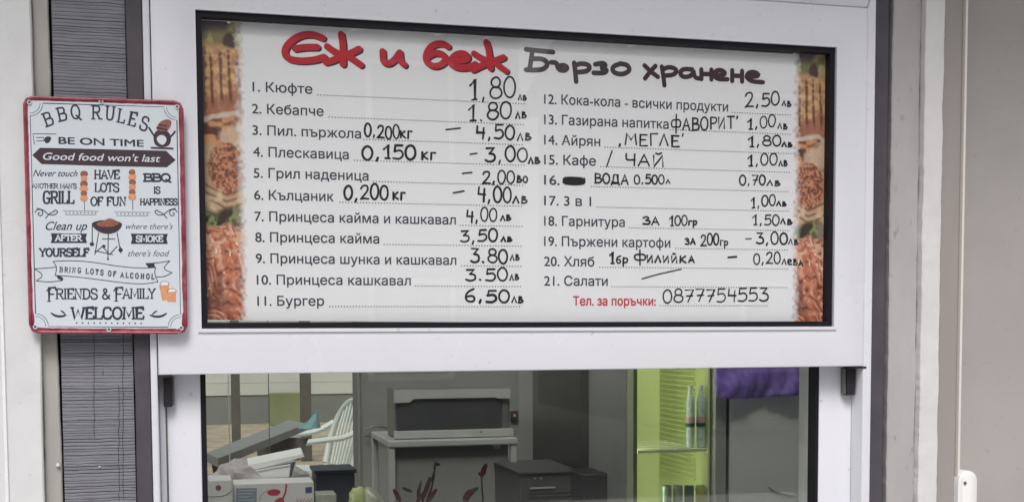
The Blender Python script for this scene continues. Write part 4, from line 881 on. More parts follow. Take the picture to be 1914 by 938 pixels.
xa, xb = ux(737, 800, YO), ux(955, 800, YO); zo_t = uz(845, 727, YO); zo_b = zt + .002
mb = MB(); mb.box(xa + .004, xb, YO + .012, YO + .16, zo_b, zo_t, .004); mb.build('oven_body', M['steel_dark'], ov)
xg0, xg1 = ux(742, 780, YO), ux(935, 780, YO); zg1 = uz(840, 742, YO); zg0 = uz(840, 802, YO)
mb = MB(); mb.box(xg0, xg1, YO, YO + .011, zg0, zg1 + .004, .001); dg_ = mb.build('door_glass', M['oven_glass'], ov)
mb = MB(); a1, a2 = ux(736, 735, YO), ux(953, 735, YO); b1, b2 = ux(765, 745, YO), ux(930, 745, YO); z1, z2, z3 = zo_t, uz(845, 744, YO), uz(845, 750, YO)
mb.prism([(a1, z1), (a2, z1), (a2, z2 - .002), (b2, z2 - .002), (b2 - .008, z2 + .001), (b1 + .012, z2 + .001), (b1, z3), (a1, z3)], YO - .008, YO - .0005); mb.build('top_trim', M['steel_light'], ov)
mb = MB(); mb.box(ux(737, 805, YO), ux(958, 805, YO), YO - .012, YO + .012, zo_b, zg0 - .001, .002); mb.build('bottom_trim', M['steel_light'], ov)
mb = MB(); c = U(897, 806, YO); mb.box(c.x - .003, c.x + .003, YO - .0135, YO - .0121, c.z - .002, c.z + .002); mb.build('trim_screw', M['steel_dark'], ov)
mb = MB(); c = U(945, 775, YO); mb.box(c.x - .009, c.x + .009, YO + .004, YO + .0118, zg0, zg1, .001); mb.build('control_panel', M['steel_dark'], ov)
sk2 = thing('wall_socket', 'small dark wall socket with reddish centre right of the oven', 'socket', tuple(U(961, 776, D - .01)))
c = U(961, 776, D - .01); mb = MB(); mb.box(c.x - .014, c.x + .014, D - .016, D, c.z - .017, c.z + .017, .003); mb.build('socket_plate', M['sign_dbrown'], sk2)
mb = MB(); mb.lathe((c.x, D - .018, c.z), [(.0, -.005), (.005, -.003), (.005, .003), (0, .005)], 10); mb.build('socket_centre', M['pinklabel'], sk2)
# cables
def cable(pts, Y, r, label):
    P = chaikin(pts, False, 3); mb = MB(); mb.tube([U(a, b, Y) for a, b in P], r, 6); tag(mb.build('cable', M['black'], smooth=True), label, 'cable')
cable([(1098, 700), (1088, 745), (1080, 780), (1066, 820), (1060, 872)], D - .02, .0028, 'black cable curving down the rear wall beside the dark cabinet')
cable([(683, 802), (700, 796), (715, 797), (727, 801)], D - .02, .003, 'upper of two thin cables running left from the oven')
cable([(681, 814), (700, 816), (728, 821)], D - .02, .0022, 'lower of two thin cables running left from the oven')
# small dark machine on a low stand
YM = 1.5
pr = thing('dark_machine', 'low dark grey machine with two small lights and a bright slot', 'machine', (ux(1030, 900, YM), YM, 1.0))
mb = MB(); xa, xb, zb, zt2 = pbox(mb, 972, 1082, 884, 1000, YM, .3, .98, .005); mb.build('machine_body', M['machine'], pr)
mb = MB(); mb.box(xa - .004, xb + .004, YM - .006, YM + .3, zt2, zt2 + .006, .002); mb.build('machine_lid', M['machine'], pr)
for px in (1000, 1011):
    mb = MB(); c = U(px, 893, YM); mb.box(c.x - .003, c.x + .003, YM - .002, YM, c.z - .002, c.z + .002); mb.build('indicator_light', M['steel_light'], pr)
mb = MB(); c0, c1 = U(990, 912, YM), U(1037, 912, YM); mb.box(c0.x, c1.x, YM - .006, YM, c0.z - .002, c0.z + .0025, .001); mb.build('paper_slot', M['steel_light'], pr)
for py in (920, 927):
    mb = MB(); c0, c1 = U(985, py, YM), U(1070, py, YM); mb.box(c0.x, c1.x, YM - .004, YM, c0.z - .001, c0.z + .001); mb.build('vent_slat', M['machine'], pr)
ms = MB(); ms.box(xa - .02, xb + .02, YM - .02, YM + .32, .02, .979, .004); tag(ms.build('machine_stand', M['machine']), 'dull steel stand under the dark grey machine', 'stand')
# tall dark cabinet
YK = 1.55
ck = thing('dark_cabinet', 'tall near-black cabinet with thin vertical trims left of the lime fridge', 'cabinet', (ux(1125, 900, YK), YK, .02))
mb = MB(); xa, xb = ux(1086, 900, YK), ux(1168, 900, YK); mb.box(xa, xb, YK, YK + .5, .02, 2.6, .004); mb.build('cabinet_body', M['intdark'], ck)
for px, b in ((1141, 838), (1149, 838), (1100, 950), (1113, 950)):
    mb = MB(); x = ux(px, 800, YK); mb.box(x - .0013, x + .0013, YK - .004, YK, uz(px, b, YK), 2.5); mb.build('vertical_trim', M['steel_dark'] if px > 1120 else M['intdark'], ck)
mb = MB(); mb.box(ux(1138, 838, YK), ux(1158, 838, YK), YK - .005, YK - .0005, uz(1145, 839, YK), uz(1145, 837.5, YK)); mb.build('trim_foot', M['steel_dark'], ck)
cb = MB(); pbox(cb, 1090, 1155, 884, 1000, YK - .16, .14, 1.0, .006); tag(cb.build('black_case', M['black'], smooth=True), 'black case in front of the tall dark cabinet', 'case')

# lime lined drinks fridge
YG = 1.25
fg = thing('drinks_fridge', 'glass fronted drinks fridge with lit lime-green lining', 'fridge', (ux(1250, 900, YG), YG, .02))
fx0, fx1 = ux(1169, 820, YG), ux(1183.5, 820, YG); fs1 = ux(1192, 820, YG); fxr = ux(1329, 820, YG); fzb, fzt = .12, 2.2
mb = MB(); mb.box(fx0, fx0 + .0035, YG, YG + .55, .02, fzt, .0005); mb.build('side_panel', M['steel_light'], fg)
mb = MB(); mb.box(fx0 + .0045, fx1, YG - .003, YG + .02, .02, fzt, .002); mb.build('front_frame', M['limeframe'], fg)
mb = MB(); mb.box(fx1, fs1, YG + .004, YG + .02, .02, fzt); mb.build('door_seal', M['limedark'], fg)
yb_ = YG + .36
mb = MB(); mb.box(fs1 - .004, fs1, YG + .02, yb_, fzb, fzt - .0); mb.build('inner_side', M['lime'], fg)
mb = MB(); mb.box(fs1, fxr, yb_, yb_ + .02, fzb, fzt); bkp = mb.build('inner_back', M['lime'], fg)
mb = MB(); mb.box(fxr, fxr + .005, YG + .02, yb_ + .02, fzb, fzt); mb.build('inner_side', M['lime'], fg)
mb = MB(); mb.box(fx0 + .004, fxr + .005, YG + .02, yb_ + .02, fzt, fzt + .03); mb.build('fridge_top', M['limeframe'], fg)
mb = MB(); mb.box(fx0 + .004, fxr + .005, YG + .02, yb_ + .02, .02, fzb); mb.build('fridge_base', M['limeframe'], fg)
xr0 = ux(1228, 820, yb_ - .01); me = None; zr = uz(1260, 700, yb_) + .03
for k in range(40):
    z = zr - k * .0135
    if me is None:
        mb = MB(); mb.box(fxr - .0055, fxr - .0002, YG + .10, yb_ - .015, -.0022, .0022, .0008); o = mb.build('side_rib', M['lime'], fg, smooth=True); me = o.data
    else: o = link('side_rib', me, fg)
    o.location.z += z
    if z < 1.16: break
mb = MB(); mb.box(fs1 + .0005, fs1 + .006, YG + .024, YG + .034, fzb + .1, fzt - .1); mb.build('lamp_tube', M['fridgelamp'], fg)
YB = YG + .030
zsh1 = uz(1305, 836, YB); zsh2 = uz(1280, 975, YB)
for z in (zsh1, zsh2):
    sh = MB(); sh.box(fs1 + .004, fxr - .007, YG + .010, YG + .016, z - .008, z - .001); o = sh.build('wire_shelf', M['limeframe'], fg)
    for k in range(6):
        s2 = MB(); s2.tube([(fs1 + .004, YG + .03 + k * .05, z - .004), (fxr - .007, YG + .03 + k * .05, z - .004)], .0018, 6); s2.build('shelf_wire', M['limeframe'], o)
def bottle(px, py0, lab):
    b = thing('water_bottle', lab, 'bottle', (ux(px, 800, YB), YB, zsh1), 'water bottles in the drinks fridge')
    x = ux(px, 800, YB); H_ = uz(px, py0, YB) - zsh1; r = .0115
    mb = MB(); prof = [(r * .75, 0), (r, .004)]
    for k in range(9): prof += [(r * (1 if k % 2 else .93), .006 + H_ * .68 * k / 9)]
    prof += [(r, H_ * .70), (r * .85, H_ * .80), (r * .45, H_ * .90), (r * .42, H_ * .95)]
    mb.lathe((x, YB, zsh1), prof, 18); mb.build('bottle_body', M['water'], b, smooth=True)
    mb = MB(); mb.lathe((x, YB, zsh1), [(r * .52, H_ * .95), (r * .52, H_)], 14); mb.build('bottle_cap', M['cap'], b)
    mb = MB(); mb.lathe((x, YB, zsh1), [(r * 1.04, H_ * .34), (r * 1.05, H_ * .40)], 18); mb.build('bottle_label', M['greenlabel'], b)
    mb = MB(); mb.lathe((x, YB, zsh1), [(r * 1.05, H_ * .405), (r * 1.05, H_ * .50)], 18); mb.build('bottle_label', M['pinklabel'], b)
bottle(1290, 720, 'left of the two water bottles on the upper fridge shelf'); bottle(1310, 719, 'right of the two water bottles on the upper fridge shelf')
for i, (px, mm, lab) in enumerate(((1246, 'can1', 'grey-green can at the left of the lower fridge shelf'), (1267, 'can1', 'pale green can second from the left on the lower fridge shelf'), (1288, 'can2', 'dark green can third from the left on the lower fridge shelf'), (1309, 'can3', 'yellow can at the right of the lower fridge shelf'))):
    x = ux(px, 930, YB); b = thing('drink_can', lab, 'can', (x, YB, zsh2), 'cans on the lower fridge shelf'); H_ = uz(px, 907, YB) - zsh2
    mb = MB(); mb.lathe((x, YB, zsh2), [(.010, 0), (.0125, .004), (.0125, H_ - .006), (.0115, H_)], 18); mb.build('can_body', M[mm], b, smooth=True)
    mb = MB(); mb.lathe((x, YB, zsh2), [(.0115, H_), (.0112, H_ + .0012)], 18); mb.build('can_rim', M['can2'], b)

# steel upright fridge in front, with purple cloth
YS2 = 1.25
sf = thing('steel_fridge', 'tall brushed steel fridge at the right side of the lower window', 'fridge', (ux(1430, 900, YS2), YS2, .02))
zt_ = uz(1430, 690, YS2) - .0
mb = MB(); xa, xb = ux(1337, 800, YS2), ux(1357.5, 800, YS2); mb.box(xa, xb, YS2, YS2 + .04, .05, 1.72, .002); mb.build('door_frame', M['steel_light'], sf)
mb = MB(); xc = ux(1364, 800, YS2); mb.box(xb, xc, YS2 + .006, YS2 + .4, .05, 1.72); mb.build('door_gap', M['gap'], sf)
mb = MB(); xd = xc + .36; mb.box(xc, xd, YS2 - .002, YS2 + .035, .05, 1.72, .003); dr = mb.build('door_leaf', M['steel'], sf)
mb = MB(); mb.box(xb + .002, xd, YS2 + .04, YS2 + .5, .03, 1.72); mb.build('fridge_body', M['steel_dark'], sf)
ink = MB(); pts = chaikin([(1436, 909), (1446, 917), (1462, 921), (1484, 926)], False, 2); ink.tube([U(a, b, YS2 - .004) for a, b in pts], [.0006 + .0022 * math.sin(math.pi * (i + .5) / len(pts)) for i in range(len(pts))], 8); ink.build('handle_lip', M['steel_light'], dr)  # highlight on the door, modelled as a pale tapering tube
# purple cloth: folded, hanging over the door's upper edge
mb = MB(); nx, nz = 70, 26; cx0, cx1 = ux(1339, 710, YS2 - .03), ux(1508, 710, YS2 - .03); ct_ = uz(1420, 690, YS2 - .03) + .10; cb_ = uz(1420, 741, YS2 - .03); vs = []
rnd = random.Random(9)
for j in range(nz + 1):
    for i in range(nx + 1):
        u, v = i / nx, j / nz; x = cx0 + (cx1 - cx0) * u
        edge = .004 * (u - .2) * (1 if u < .1 else 0) - .003 * math.sin(u * 5) + (.006 * ((u - .96) / .04) ** 2 if u > .96 else 0) + (.008 * ((.05 - u) / .05) ** 2 if u < .05 else 0)
        z = ct_ + (cb_ + edge - ct_) * v
        y = YS2 - .030 + .006 * math.sin(u * 9 + v * 2 + 1) + .0022 * math.sin(u * 37 + v * 16 + 3 * math.sin(v * 5)) + .0012 * math.sin(u * 83 - v * 21) + .003 * math.sin(v * 11 + u * 7) + .012 * max(0, v - .8) * 3
        vs.append((x, y, z))
mb.add(vs, [(j * (nx + 1) + i, j * (nx + 1) + i + 1, (j + 1) * (nx + 1) + i + 1, (j + 1) * (nx + 1) + i) for j in range(nz) for i in range(nx)])
o = mb.build('purple_cloth', M['purple'], smooth=True); tag(o, 'folded purple cloth hanging over the steel fridge door', 'cloth')
md = o.modifiers.new('thickness', 'SOLIDIFY'); md.thickness = .006; md.offset = -1

# red-leaved plants in a pot just behind the pane
YL = .34
def leaf(mb, pts, w_, Y, tilt=.004):
    P = [U(a, b, Y) for a, b in chaikin(pts, False, 2)]; n = len(P); vs = []
    for i, p in enumerate(P):
        d = (P[min(i + 1, n - 1)] - P[max(i - 1, 0)]).normalized(); nn = Vector((-d.z, 0, d.x)); k = w_ * .00042 * math.sin(math.pi * min(1, (i + .4) / n)) ** .7
        vs += [p + nn * k, p + Vector((0, -tilt, 0)), p - nn * k, p + Vector((0, .0012, 0))]
    fs = []
    for i in range(n - 1):
        for k in range(4): fs.append((i * 4 + k, i * 4 + (k + 1) % 4, (i + 1) * 4 + (k + 1) % 4, (i + 1) * 4 + k))
    mb.add(vs, fs)
r8 = lambda p: (660 + p[0] / 3.637, 680 + p[1] / 3.637)
def plant(label, px, stems, leaves, Y):
    b = U(px, 1170, Y); t = thing('potted_plant', label, 'plant', (b.x, Y, cz), 'red-leaved plants behind the lower pane')
    mb = MB(); mb.lathe((b.x, Y, cz + .0005), [(.028, 0), (.04, .075), (.044, .076), (.044, .09), (.036, .09), (.034, .08)], 24); mb.build('pot', M['pot'], t, smooth=True)
    for st in stems:
        P = chaikin([(px * 3.637 - 660 * 3.637, 1800)] + st, False, 2); mb = MB(); n = len(P)
        mb.tube([U(*r8(p), Y) for p in P], [.0022 - .0012 * i / n for i in range(n)], 6); mb.build('stem', M['leaf_dark'], t, smooth=True)
    for (lf, w_, m_) in leaves:
        mb = MB(); leaf(mb, [r8(p) for p in lf], w_, Y - random.uniform(-.01, .01)); mb.build('leaf', M[m_], t, smooth=True)
R_, K_ = 'leaf_red', 'leaf_dark'
plant('dense red-leaved plant with a tall dark shoot behind the pane', 785, [[(470, 950), (480, 860), (520, 765)], [(500, 950), (540, 820), (552, 740), (562, 668)], [(440, 960), (455, 850), (462, 790)]],
      [([(275, 848), (300, 890), (322, 935)], 9, R_), ([(335, 838), (370, 855), (402, 868)], 6, K_), ([(450, 930), (440, 880), (462, 800)], 7, R_), ([(470, 930), (500, 850), (530, 768)], 8, R_), ([(520, 930), (545, 880), (570, 845)], 8, R_),
       ([(430, 935), (470, 890), (490, 860)], 7, R_), ([(500, 938), (520, 890), (528, 850)], 7, R_), ([(548, 690), (565, 680), (592, 682)], 6, K_), ([(550, 720), (556, 690), (562, 658)], 5, K_), ([(480, 940), (460, 900), (440, 905)], 6, R_), ([(538, 800), (548, 760), (550, 730)], 6, K_)], YL)
plant('sparse red plant with one tall bud right of the denser one', 900, [[(886, 940), (876, 850), (874, 760), (880, 712)], [(760, 960), (790, 880), (850, 838)]],
      [([(872, 760), (888, 715), (908, 676)], 10, R_), ([(852, 735), (866, 752), (880, 748)], 6, K_), ([(868, 770), (890, 740), (895, 710)], 8, R_), ([(752, 930), (775, 880), (812, 855)], 11, R_), ([(800, 868), (830, 850), (852, 842)], 8, K_), ([(770, 935), (790, 890), (830, 860)], 8, R_)], YL + .03)

# ================================================================== THE YARD BEHIND, seen through the rear hatch
def far(px, py, Y): return U(px, py, Y)
YW = 20.0
bs = thing('siding_building', 'long white clad building with grey plinth at the back of the yard', 'building', (2, YW, 0))
mb = MB(); zb1 = uz(520, 737, YW); mb.box(-25, 9, YW + .02, YW + 5, 0, zb1); mb.build('plinth', M['basewall'], bs)
me = None
for k in range(13):
    z = zb1 + k * .21
    if me is None:
        mb = MB(); mb.prism([(-25, 0), (9, 0), (9, .205), (-25, .205)], YW, YW + 5); o = mb.build('siding_board', M['siding'], bs); me = o.data
    else: o = link('siding_board', me, bs)
    o.location.z += z; o.location.y += (0.012 if k % 2 else 0)
mb = MB(); mb.box(-25.2, 9.2, YW - .4, YW + 5.4, zb1 + 2.75, zb1 + 2.95); mb.build('roof', M['steel_light'], bs)
mb = MB(); xa, xb = ux(504, 760, YW - .6), ux(565, 760, YW - .6); mb.box(xa, xb, YW - .66, YW - .55, 0, uz(530, 733, YW - .6), .02)
tag(mb.build('olive_board', M['olive']), 'olive green board standing against the grey plinth', 'board')
for (px, pyb, w_, Y, lab) in ((441, 818, .095, 12.2, 'left brown-grey post of the yard shelter, nearer one'), (572, 792, .13, 13.4, 'right brown-grey post of the yard shelter, behind the table')):
    x = ux(px, 760, Y); mb = MB(); mb.box(x - w_ / 2, x + w_ / 2, Y, Y + .1, 0, 3.2, .006)
    tag(mb.build('shelter_post', M['post']), lab, 'post', 'posts of the yard shelter')
# table: long grey board slanting away
YTb = 4.6
gt = thing('garden_table', 'long grey garden table with dark supports in the yard', 'table', (ux(440, 850, YTb), YTb, 0))
zt3 = .93
def gp(px, py, z=zt3): return ground_pt(px, py, z)
A_, B_, C_, D_ = gp(385, 846), gp(408, 856), gp(574, 791), gp(540, 784)
mb = MB(); mb.hexa([tuple(v) for v in (A_, B_, C_, D_)], [(v.x, v.y, v.z - .045) for v in (A_, B_, C_, D_)]); mb.build('table_top', M['tabletop'], gt)
for (p0) in ((A_ + B_) / 2 + Vector((.12, .25, 0)), (C_ + D_) / 2 + Vector((-.2, -.6, 0))):
    mb = MB(); mb.hexa([(p0.x - .10, p0.y, .72), (p0.x + .16, p0.y, .72), (p0.x + .16, p0.y + .1, .72), (p0.x - .10, p0.y + .1, .72)], [(p0.x - .12, p0.y, .86), (p0.x + .22, p0.y, .86), (p0.x + .22, p0.y + .1, .86), (p0.x - .12, p0.y + .1, .86)]); mb.build('apron', M['post'], gt)
    mb = MB(); mb.box(p0.x - .04, p0.x + .06, p0.y + .01, p0.y + .09, 0, .72); mb.build('leg', M['post'], gt)
# turquoise cloth heap lying on the far end of the table
bp_ = gp(578, 800); mb = MB(); pts = [(-.10, 0), (.12, 0), (.05, .06), (.0, .19), (-.03, .08)]
bmx = bmesh.new(); bmesh.ops.create_cone(bmx, cap_ends=True, segments=24, radius1=.064, radius2=.010, depth=.2)
bmesh.ops.subdivide_edges(bmx, edges=bmx.edges[:], cuts=3)
for v in bmx.verts:
    t = math.atan2(v.co.y, v.co.x); h = (v.co.z + .1) / .2; k = (1 - h) ** .6 / max(.05, (1 - h)) if h < .95 else 1
    v.co = Vector((v.co.x * (1 + .25 * math.sin(5 * t)) * (0.75 + .25 * (1 - h)), v.co.y * (1 + .2 * math.cos(4 * t)), h * .095 * (1 + .25 * math.sin(3 * t + 4 * h))) ) + Vector((.05 * h, 0, 0)) + Vector((bp_.x, bp_.y, zt3 + .001))
mb.bm(bmx); bmx.free(); tag(mb.build('cloth_heap', M['teal'], smooth=True), 'turquoise cloth gathered in a peak on the table end', 'cloth')

# white moulded garden armchair, seen from its side
def make_chair(x, y, rz, s=1.0):
    t = thing('garden_chair', 'white moulded plastic armchair with slatted back in the yard', 'chair', (x, y, 0)); cr, sr = math.cos(rz), math.sin(rz)
    def W(p): return Vector((x + (p[0] * cr - p[1] * sr) * s, y + (p[0] * sr + p[1] * cr) * s, p[2] * s))
    def T(name, pts, r, it=2, flat=None):
        P = [tuple(p) for p in pts]
        for _ in range(it):
            q = [P[0]]
            for a, b in zip(P, P[1:]): q += [tuple(a[i] * .75 + b[i] * .25 for i in range(3)), tuple(a[i] * .25 + b[i] * .75 for i in range(3))]
            P = q + [P[-1]]
        mb = MB(); mb.tube([W(p) for p in P], r * s, 8); return mb.build(name, M['chairp'], t, smooth=True)
    # local axes: +x towards the front of the seat, z up
    mb = MB(); nx = 10; vs = []
    for k, dz in ((0, 0), (1, -.025)):
        for i in range(nx + 1):
            for j in range(nx + 1):
                u, v = i / nx, j / nx; vs.append(tuple(W((-.22 + .46 * u, -.23 + .46 * v, .42 + .03 * u - .02 * math.sin(math.pi * v) + dz))))
    n1_ = (nx + 1) ** 2; fs = []
    for i in range(nx):
        for j in range(nx):
            a = i * (nx + 1) + j; q4 = (a, a + 1, a + nx + 2, a + nx + 1); fs += [q4, tuple(n1_ + k for k in q4[::-1])]
    for i in range(nx):
        for (a, b) in ((i, i + 1), (n1_ - 1 - i, n1_ - 2 - i), (i * (nx + 1), (i + 1) * (nx + 1)), (i * (nx + 1) + nx, (i + 1) * (nx + 1) + nx)): fs.append((a, b, b + n1_, a + n1_))
    mb.add(vs, fs); mb.build('seat', M['chairp'], t, smooth=True)
    bk = T('backrest_frame', [(-.20, -.24, .44), (-.26, -.27, .66), (-.33, -.20, .86), (-.35, 0, .93), (-.33, .20, .86), (-.26, .27, .66), (-.20, .24, .44)], .022)
    for k in range(7):
        yv = -.17 + k * .34 / 6; ztop = .90 - .9 * yv * yv * 2
        P = [(-.21, yv * .9, .44), (-.27, yv * 1.05, .66), (-.335, yv, ztop)]; mb = MB(); mb.tube([W(p) for p in chaik3(P)], .0095 * s, 6); mb.build('back_slat', M['chairp'], bk, smooth=True)
    for sy in (-1, 1):
        T('armrest', [(-.28, .26 * sy, .74), (-.15, .29 * sy, .665), (.05, .30 * sy, .655), (.24, .29 * sy, .64), (.27, .28 * sy, .60)], .021)
        T('front_leg', [(.27, .28 * sy, .61), (.25, .27 * sy, .42), (.29, .29 * sy, 0)], .021); T('rear_leg', [(-.20, .24 * sy, .44), (-.27, .26 * sy, .2), (-.33, .27 * sy, 0)], .021)
    return t
def chaik3(P):
    for _ in range(2):
        q = [P[0]]
        for a, b in zip(P, P[1:]): q += [tuple(a[i] * .75 + b[i] * .25 for i in range(3)), tuple(a[i] * .25 + b[i] * .75 for i in range(3))]
        P = q + [P[-1]]
    return P
cp = ground_pt(600, 905, .42)
CH = 8.2; make_chair(ux(584, 830, CH), CH, rad(197), 1.10)
# stack of dark olive cushions / stool behind the chair

# ================================================================== TIN SIGN
YB0 = -.0115
sign = thing('tin_sign', 'tin BBQ RULES sign with worn red rim hanging over the grey ribbed strip', 'sign', tuple(U(200, 620, YB0)))
SQ = [(42.5, 179), (343, 188.5), (351, 624.5), (54.5, 623)]
def sgn(x, y):          # x,y in 0..300 / 0..440 on the plate -> photo point
    u, v = x / 300, y / 440
    return tuple((SQ[0][k] * (1 - u) + SQ[1][k] * u) * (1 - v) + (SQ[3][k] * (1 - u) + SQ[2][k] * u) * v for k in (0, 1))
def rrect(ins, r, n=8):
    out = []; x0, y0, x1, y1 = ins, ins, 300 - ins, 440 - ins
    for cx, cy, a0 in ((x0 + r, y0 + r, 180), (x1 - r, y0 + r, 270), (x1 - r, y1 - r, 0), (x0 + r, y1 - r, 90)):
        for k in range(n + 1): t = rad(a0 + 90 * k / n); out.append((cx + r * math.cos(t), cy + r * math.sin(t)))
    return out
pt3 = lambda p, Y: tuple(U(*sgn(*p), Y))
path = rrect(2.5, 14); mb = MB(); P = [U(*sgn(*p), YB0) for p in path]
mb.prism([(p.x, p.z) for p in P], YB0, YB0 + .0012); mb.build('plate', M['metal_white'], sign)
# red border band (ragged, worn inner edge) and rolled rim
rnd = random.Random(31); n_ = 220
def resample(path, n):
    L = [0]; Q = path + [path[0]]
    for a, b in zip(Q, Q[1:]): L.append(L[-1] + math.hypot(b[0] - a[0], b[1] - a[1]))
    out = []; j = 0
    for i in range(n):
        t = L[-1] * i / n
        while L[j + 1] < t: j += 1
        k = (t - L[j]) / max(1e-9, L[j + 1] - L[j]); out.append((Q[j][0] + (Q[j + 1][0] - Q[j][0]) * k, Q[j][1] + (Q[j + 1][1] - Q[j][1]) * k))
    return out
o_ = resample(rrect(3.5, 13), n_); c_ = (150, 220); inn = []
w_s = 0
for p in o_:
    w_s = w_s * .7 + rnd.uniform(-.8, .8); corner = max(0, 1 - min(math.hypot(p[0] - a, p[1] - b) for a in (0, 300) for b in (0, 440)) / 45)
    wd = 5.2 + w_s * .6 + corner * 2.0 + (1.5 if p[1] > 400 else 0)
    dx = 0; dy = 0
    if p[0] < 16: dx = 1
    if p[0] > 284: dx = -1
    if p[1] < 16: dy = 1
    if p[1] > 424: dy = -1
    L_ = math.hypot(dx, dy) or 1; inn.append((p[0] + dx / L_ * wd, p[1] + dy / L_ * wd))
yy = YB0 - .00002; A_ = [U(*sgn(*p), yy) for p in o_]; B_ = [U(*sgn(*p), yy) for p in inn]
mb = MB(); mb.add([(p.x, yy, p.z) for p in A_ + B_], [(i, (i + 1) % n_, n_ + (i + 1) % n_, n_ + i) for i in range(n_)]); mb.build('red_border', M['metal_red'], sign)
mb = MB(); rp = resample(rrect(2.8, 14), 120); rp = rp + rp[:2]; mb.tube([pt3(p, YB0 - .0004) for p in rp], .0019, 10, cap=False); mb.build('rolled_rim', M['metal_red'], sign, smooth=True)
# thin inner keyline, corner arcs
YI2 = YB0 - .00006
def key(pts, w_, m, name, **k):
    ink = Ink(YI2); ink.stroke([sgn(*p) for p in pts], w_, **k); ink.build(name, m, sign)
kl = []
for (cx, cy, a0) in ((13, 13, 90), (287, 13, 180), (287, 427, 270), (13, 427, 0)):
    seg_ = [(cx + 24 * math.cos(rad(a0 - 90 * k / 6)), cy + 24 * math.sin(rad(a0 - 90 * k / 6))) for k in range(7)]
    kl += seg_
ink = Ink(YI2); ink.stroke([sgn(*p) for p in kl] , 1.1, smooth=False, closed=True); ink.build('keyline', M['sign_ink'], sign)
for (cx, cy, a0) in ((13, 13, 90), (287, 13, 180), (287, 427, 270), (13, 427, 0)):
    key([(cx + 19 * math.cos(rad(a0 - 90 * k / 6)), cy + 19 * math.sin(rad(a0 - 90 * k / 6))) for k in range(7)], .9, M['sign_ink'], 'corner_arc', smooth=False)
for (x, y) in ((12, 12), (288, 12), (288, 428), (12, 428), (146, 7), (151, 432)):
    p = U(*sgn(x, y), YB0 - .0012); mb = MB()
    ring_ = [(p.x + .0023 * math.cos(t), YB0 - .0012, p.z + .0023 * math.sin(t)) for t in [k * math.pi / 7 for k in range(14)]]; ring_.append(ring_[0])
    mb.tube(ring_, .0007, 6, cap=False); e = mb.build('eyelet', M['metal_white'], sign, smooth=True)
    mb = MB(); yy = YB0 - .0008; mb.add([(p.x + .0019 * math.cos(t), yy, p.z + .0019 * math.sin(t)) for t in [k * math.pi / 5 for k in range(10)]], [tuple(range(10))]); mb.build('eyelet_hole', M['steel_dark'], e)

z1 = lambda x, y: (x / 3.608, 160 + y / 3.608)
z2 = lambda x, y: (x / 3.608, 380 + y / 3.608)
NI = M['sign_ink']
def letter(ink, c, bx, by, h, w, rot, wdt=1.0):
    cr, sr = math.cos(rad(rot)), math.sin(rad(rot)); gw = G[c][0]
    def T(p):
        X_, Y_ = (p[0] - gw / 2) * h * wdt, p[1] * h
        return (bx + X_ * cr - Y_ * sr, by - (X_ * sr + Y_ * cr))
    for kind, pts in G[c][1]: ink.stroke([T(p) for p in pts], w, smooth=kind in 'so', closed=kind == 'o')
    for p in SLAB.get(c, []): ink.stroke([T((p[0] - .13, p[1])), T((p[0] + .13, p[1]))], w * .6, smooth=False)
ink = Ink(YI2)
for c, x, y, r_ in (('B', 340, 268, 20), ('B', 428, 236, 13), ('Q', 518, 222, 7), ('R', 652, 226, 0), ('U', 742, 232, -5), ('L', 815, 250, -9), ('E', 888, 270, -13), ('S', 962, 300, -18)):
    letter(ink, c, *z1(x, y), 24.5, 3.2, r_, 1.05)
ink.build('headline', NI, sign)
def sprint(name, t, zz, x0, yb, x1, cap, bold=0, shear=0, yb2=None, m=None):
    a = zz(x0, yb); b = zz(x1, yb2 if yb2 is not None else yb); return printed(name, t, a[0], a[1], b[0], cap / 3.608, YI2, m or NI, sign, bold=bold, shear=shear, yb2=b[1])
def swrite(name, t, zz, x0, yb, x1, h, w_in, yb2=None, m=None, serif=True, Yo=0):
    ink = Ink(YI2 - Yo); a = zz(x0, yb); b = zz(x1, yb2 if yb2 is not None else yb); write(ink, t, *a, *b, h / 3.608, w_in * .86, serif=serif); return ink.build(name, m or NI, sign)
sprint('motto_line', 'BE ON TIME', z1, 395, 393, 970, 48, bold=.03, yb2=413)
# pointing hand in its little frame
ink = Ink(YI2)
for s_ in ([(378, 328), (222, 325), (232, 395)], [(245, 375), (300, 372)], [(245, 352), (292, 350), (300, 372)]): ink.stroke([z1(*p) for p in s_], 1.4, smooth=False)
ink.poly([z1(*p) for p in [(300, 350), (325, 342), (348, 350), (342, 372), (322, 392), (300, 384)]], True); ink.build('pointing_hand', NI, sign)
ink = Ink(YI2); ink.poly([z1(*p) for p in [(218, 470), (270, 420), (700, 430), (1120, 440), (1185, 503), (1125, 552), (700, 543), (280, 530)]]); ar = ink.build('arrow_banner', M['sign_dbrown'], sign)
YI2b = YI2 - .0003
o = printed('banner_text', "Good food won't last", *z1(290, 500), z1(1082, 500)[0], 14, YI2b, M['sign_pale'], sign, shear=.25, yb2=z1(0, 516)[1], bold=.012)
sprint('script_line', 'Never touch', z1, 222, 612, 524, 46, shear=.45, bold=.012, yb2=614)
swrite('serif_line', "ANOTHER MAN'S".replace("'", "'"), z1, 216, 692, 515, 30, 1.5, yb2=693)
swrite('serif_line', 'GRILL', z1, 292, 793, 497, 78, 4.2)
swrite('serif_line', 'HAVE', z1, 637, 628, 805, 55, 3.3); swrite('serif_line', 'LOTS', z1, 640, 715, 800, 55, 3.3); swrite('serif_line', 'OF FUN', z1, 612, 808, 850, 54, 3.3)
swrite('serif_line', 'BBQ', z1, 970, 645, 1150, 48, 4.2); swrite('serif_line', 'IS', z1, 1038, 727, 1078, 42, 3); swrite('serif_line', 'HAPPINESS', z1, 946, 804, 1195, 40, 2.8)
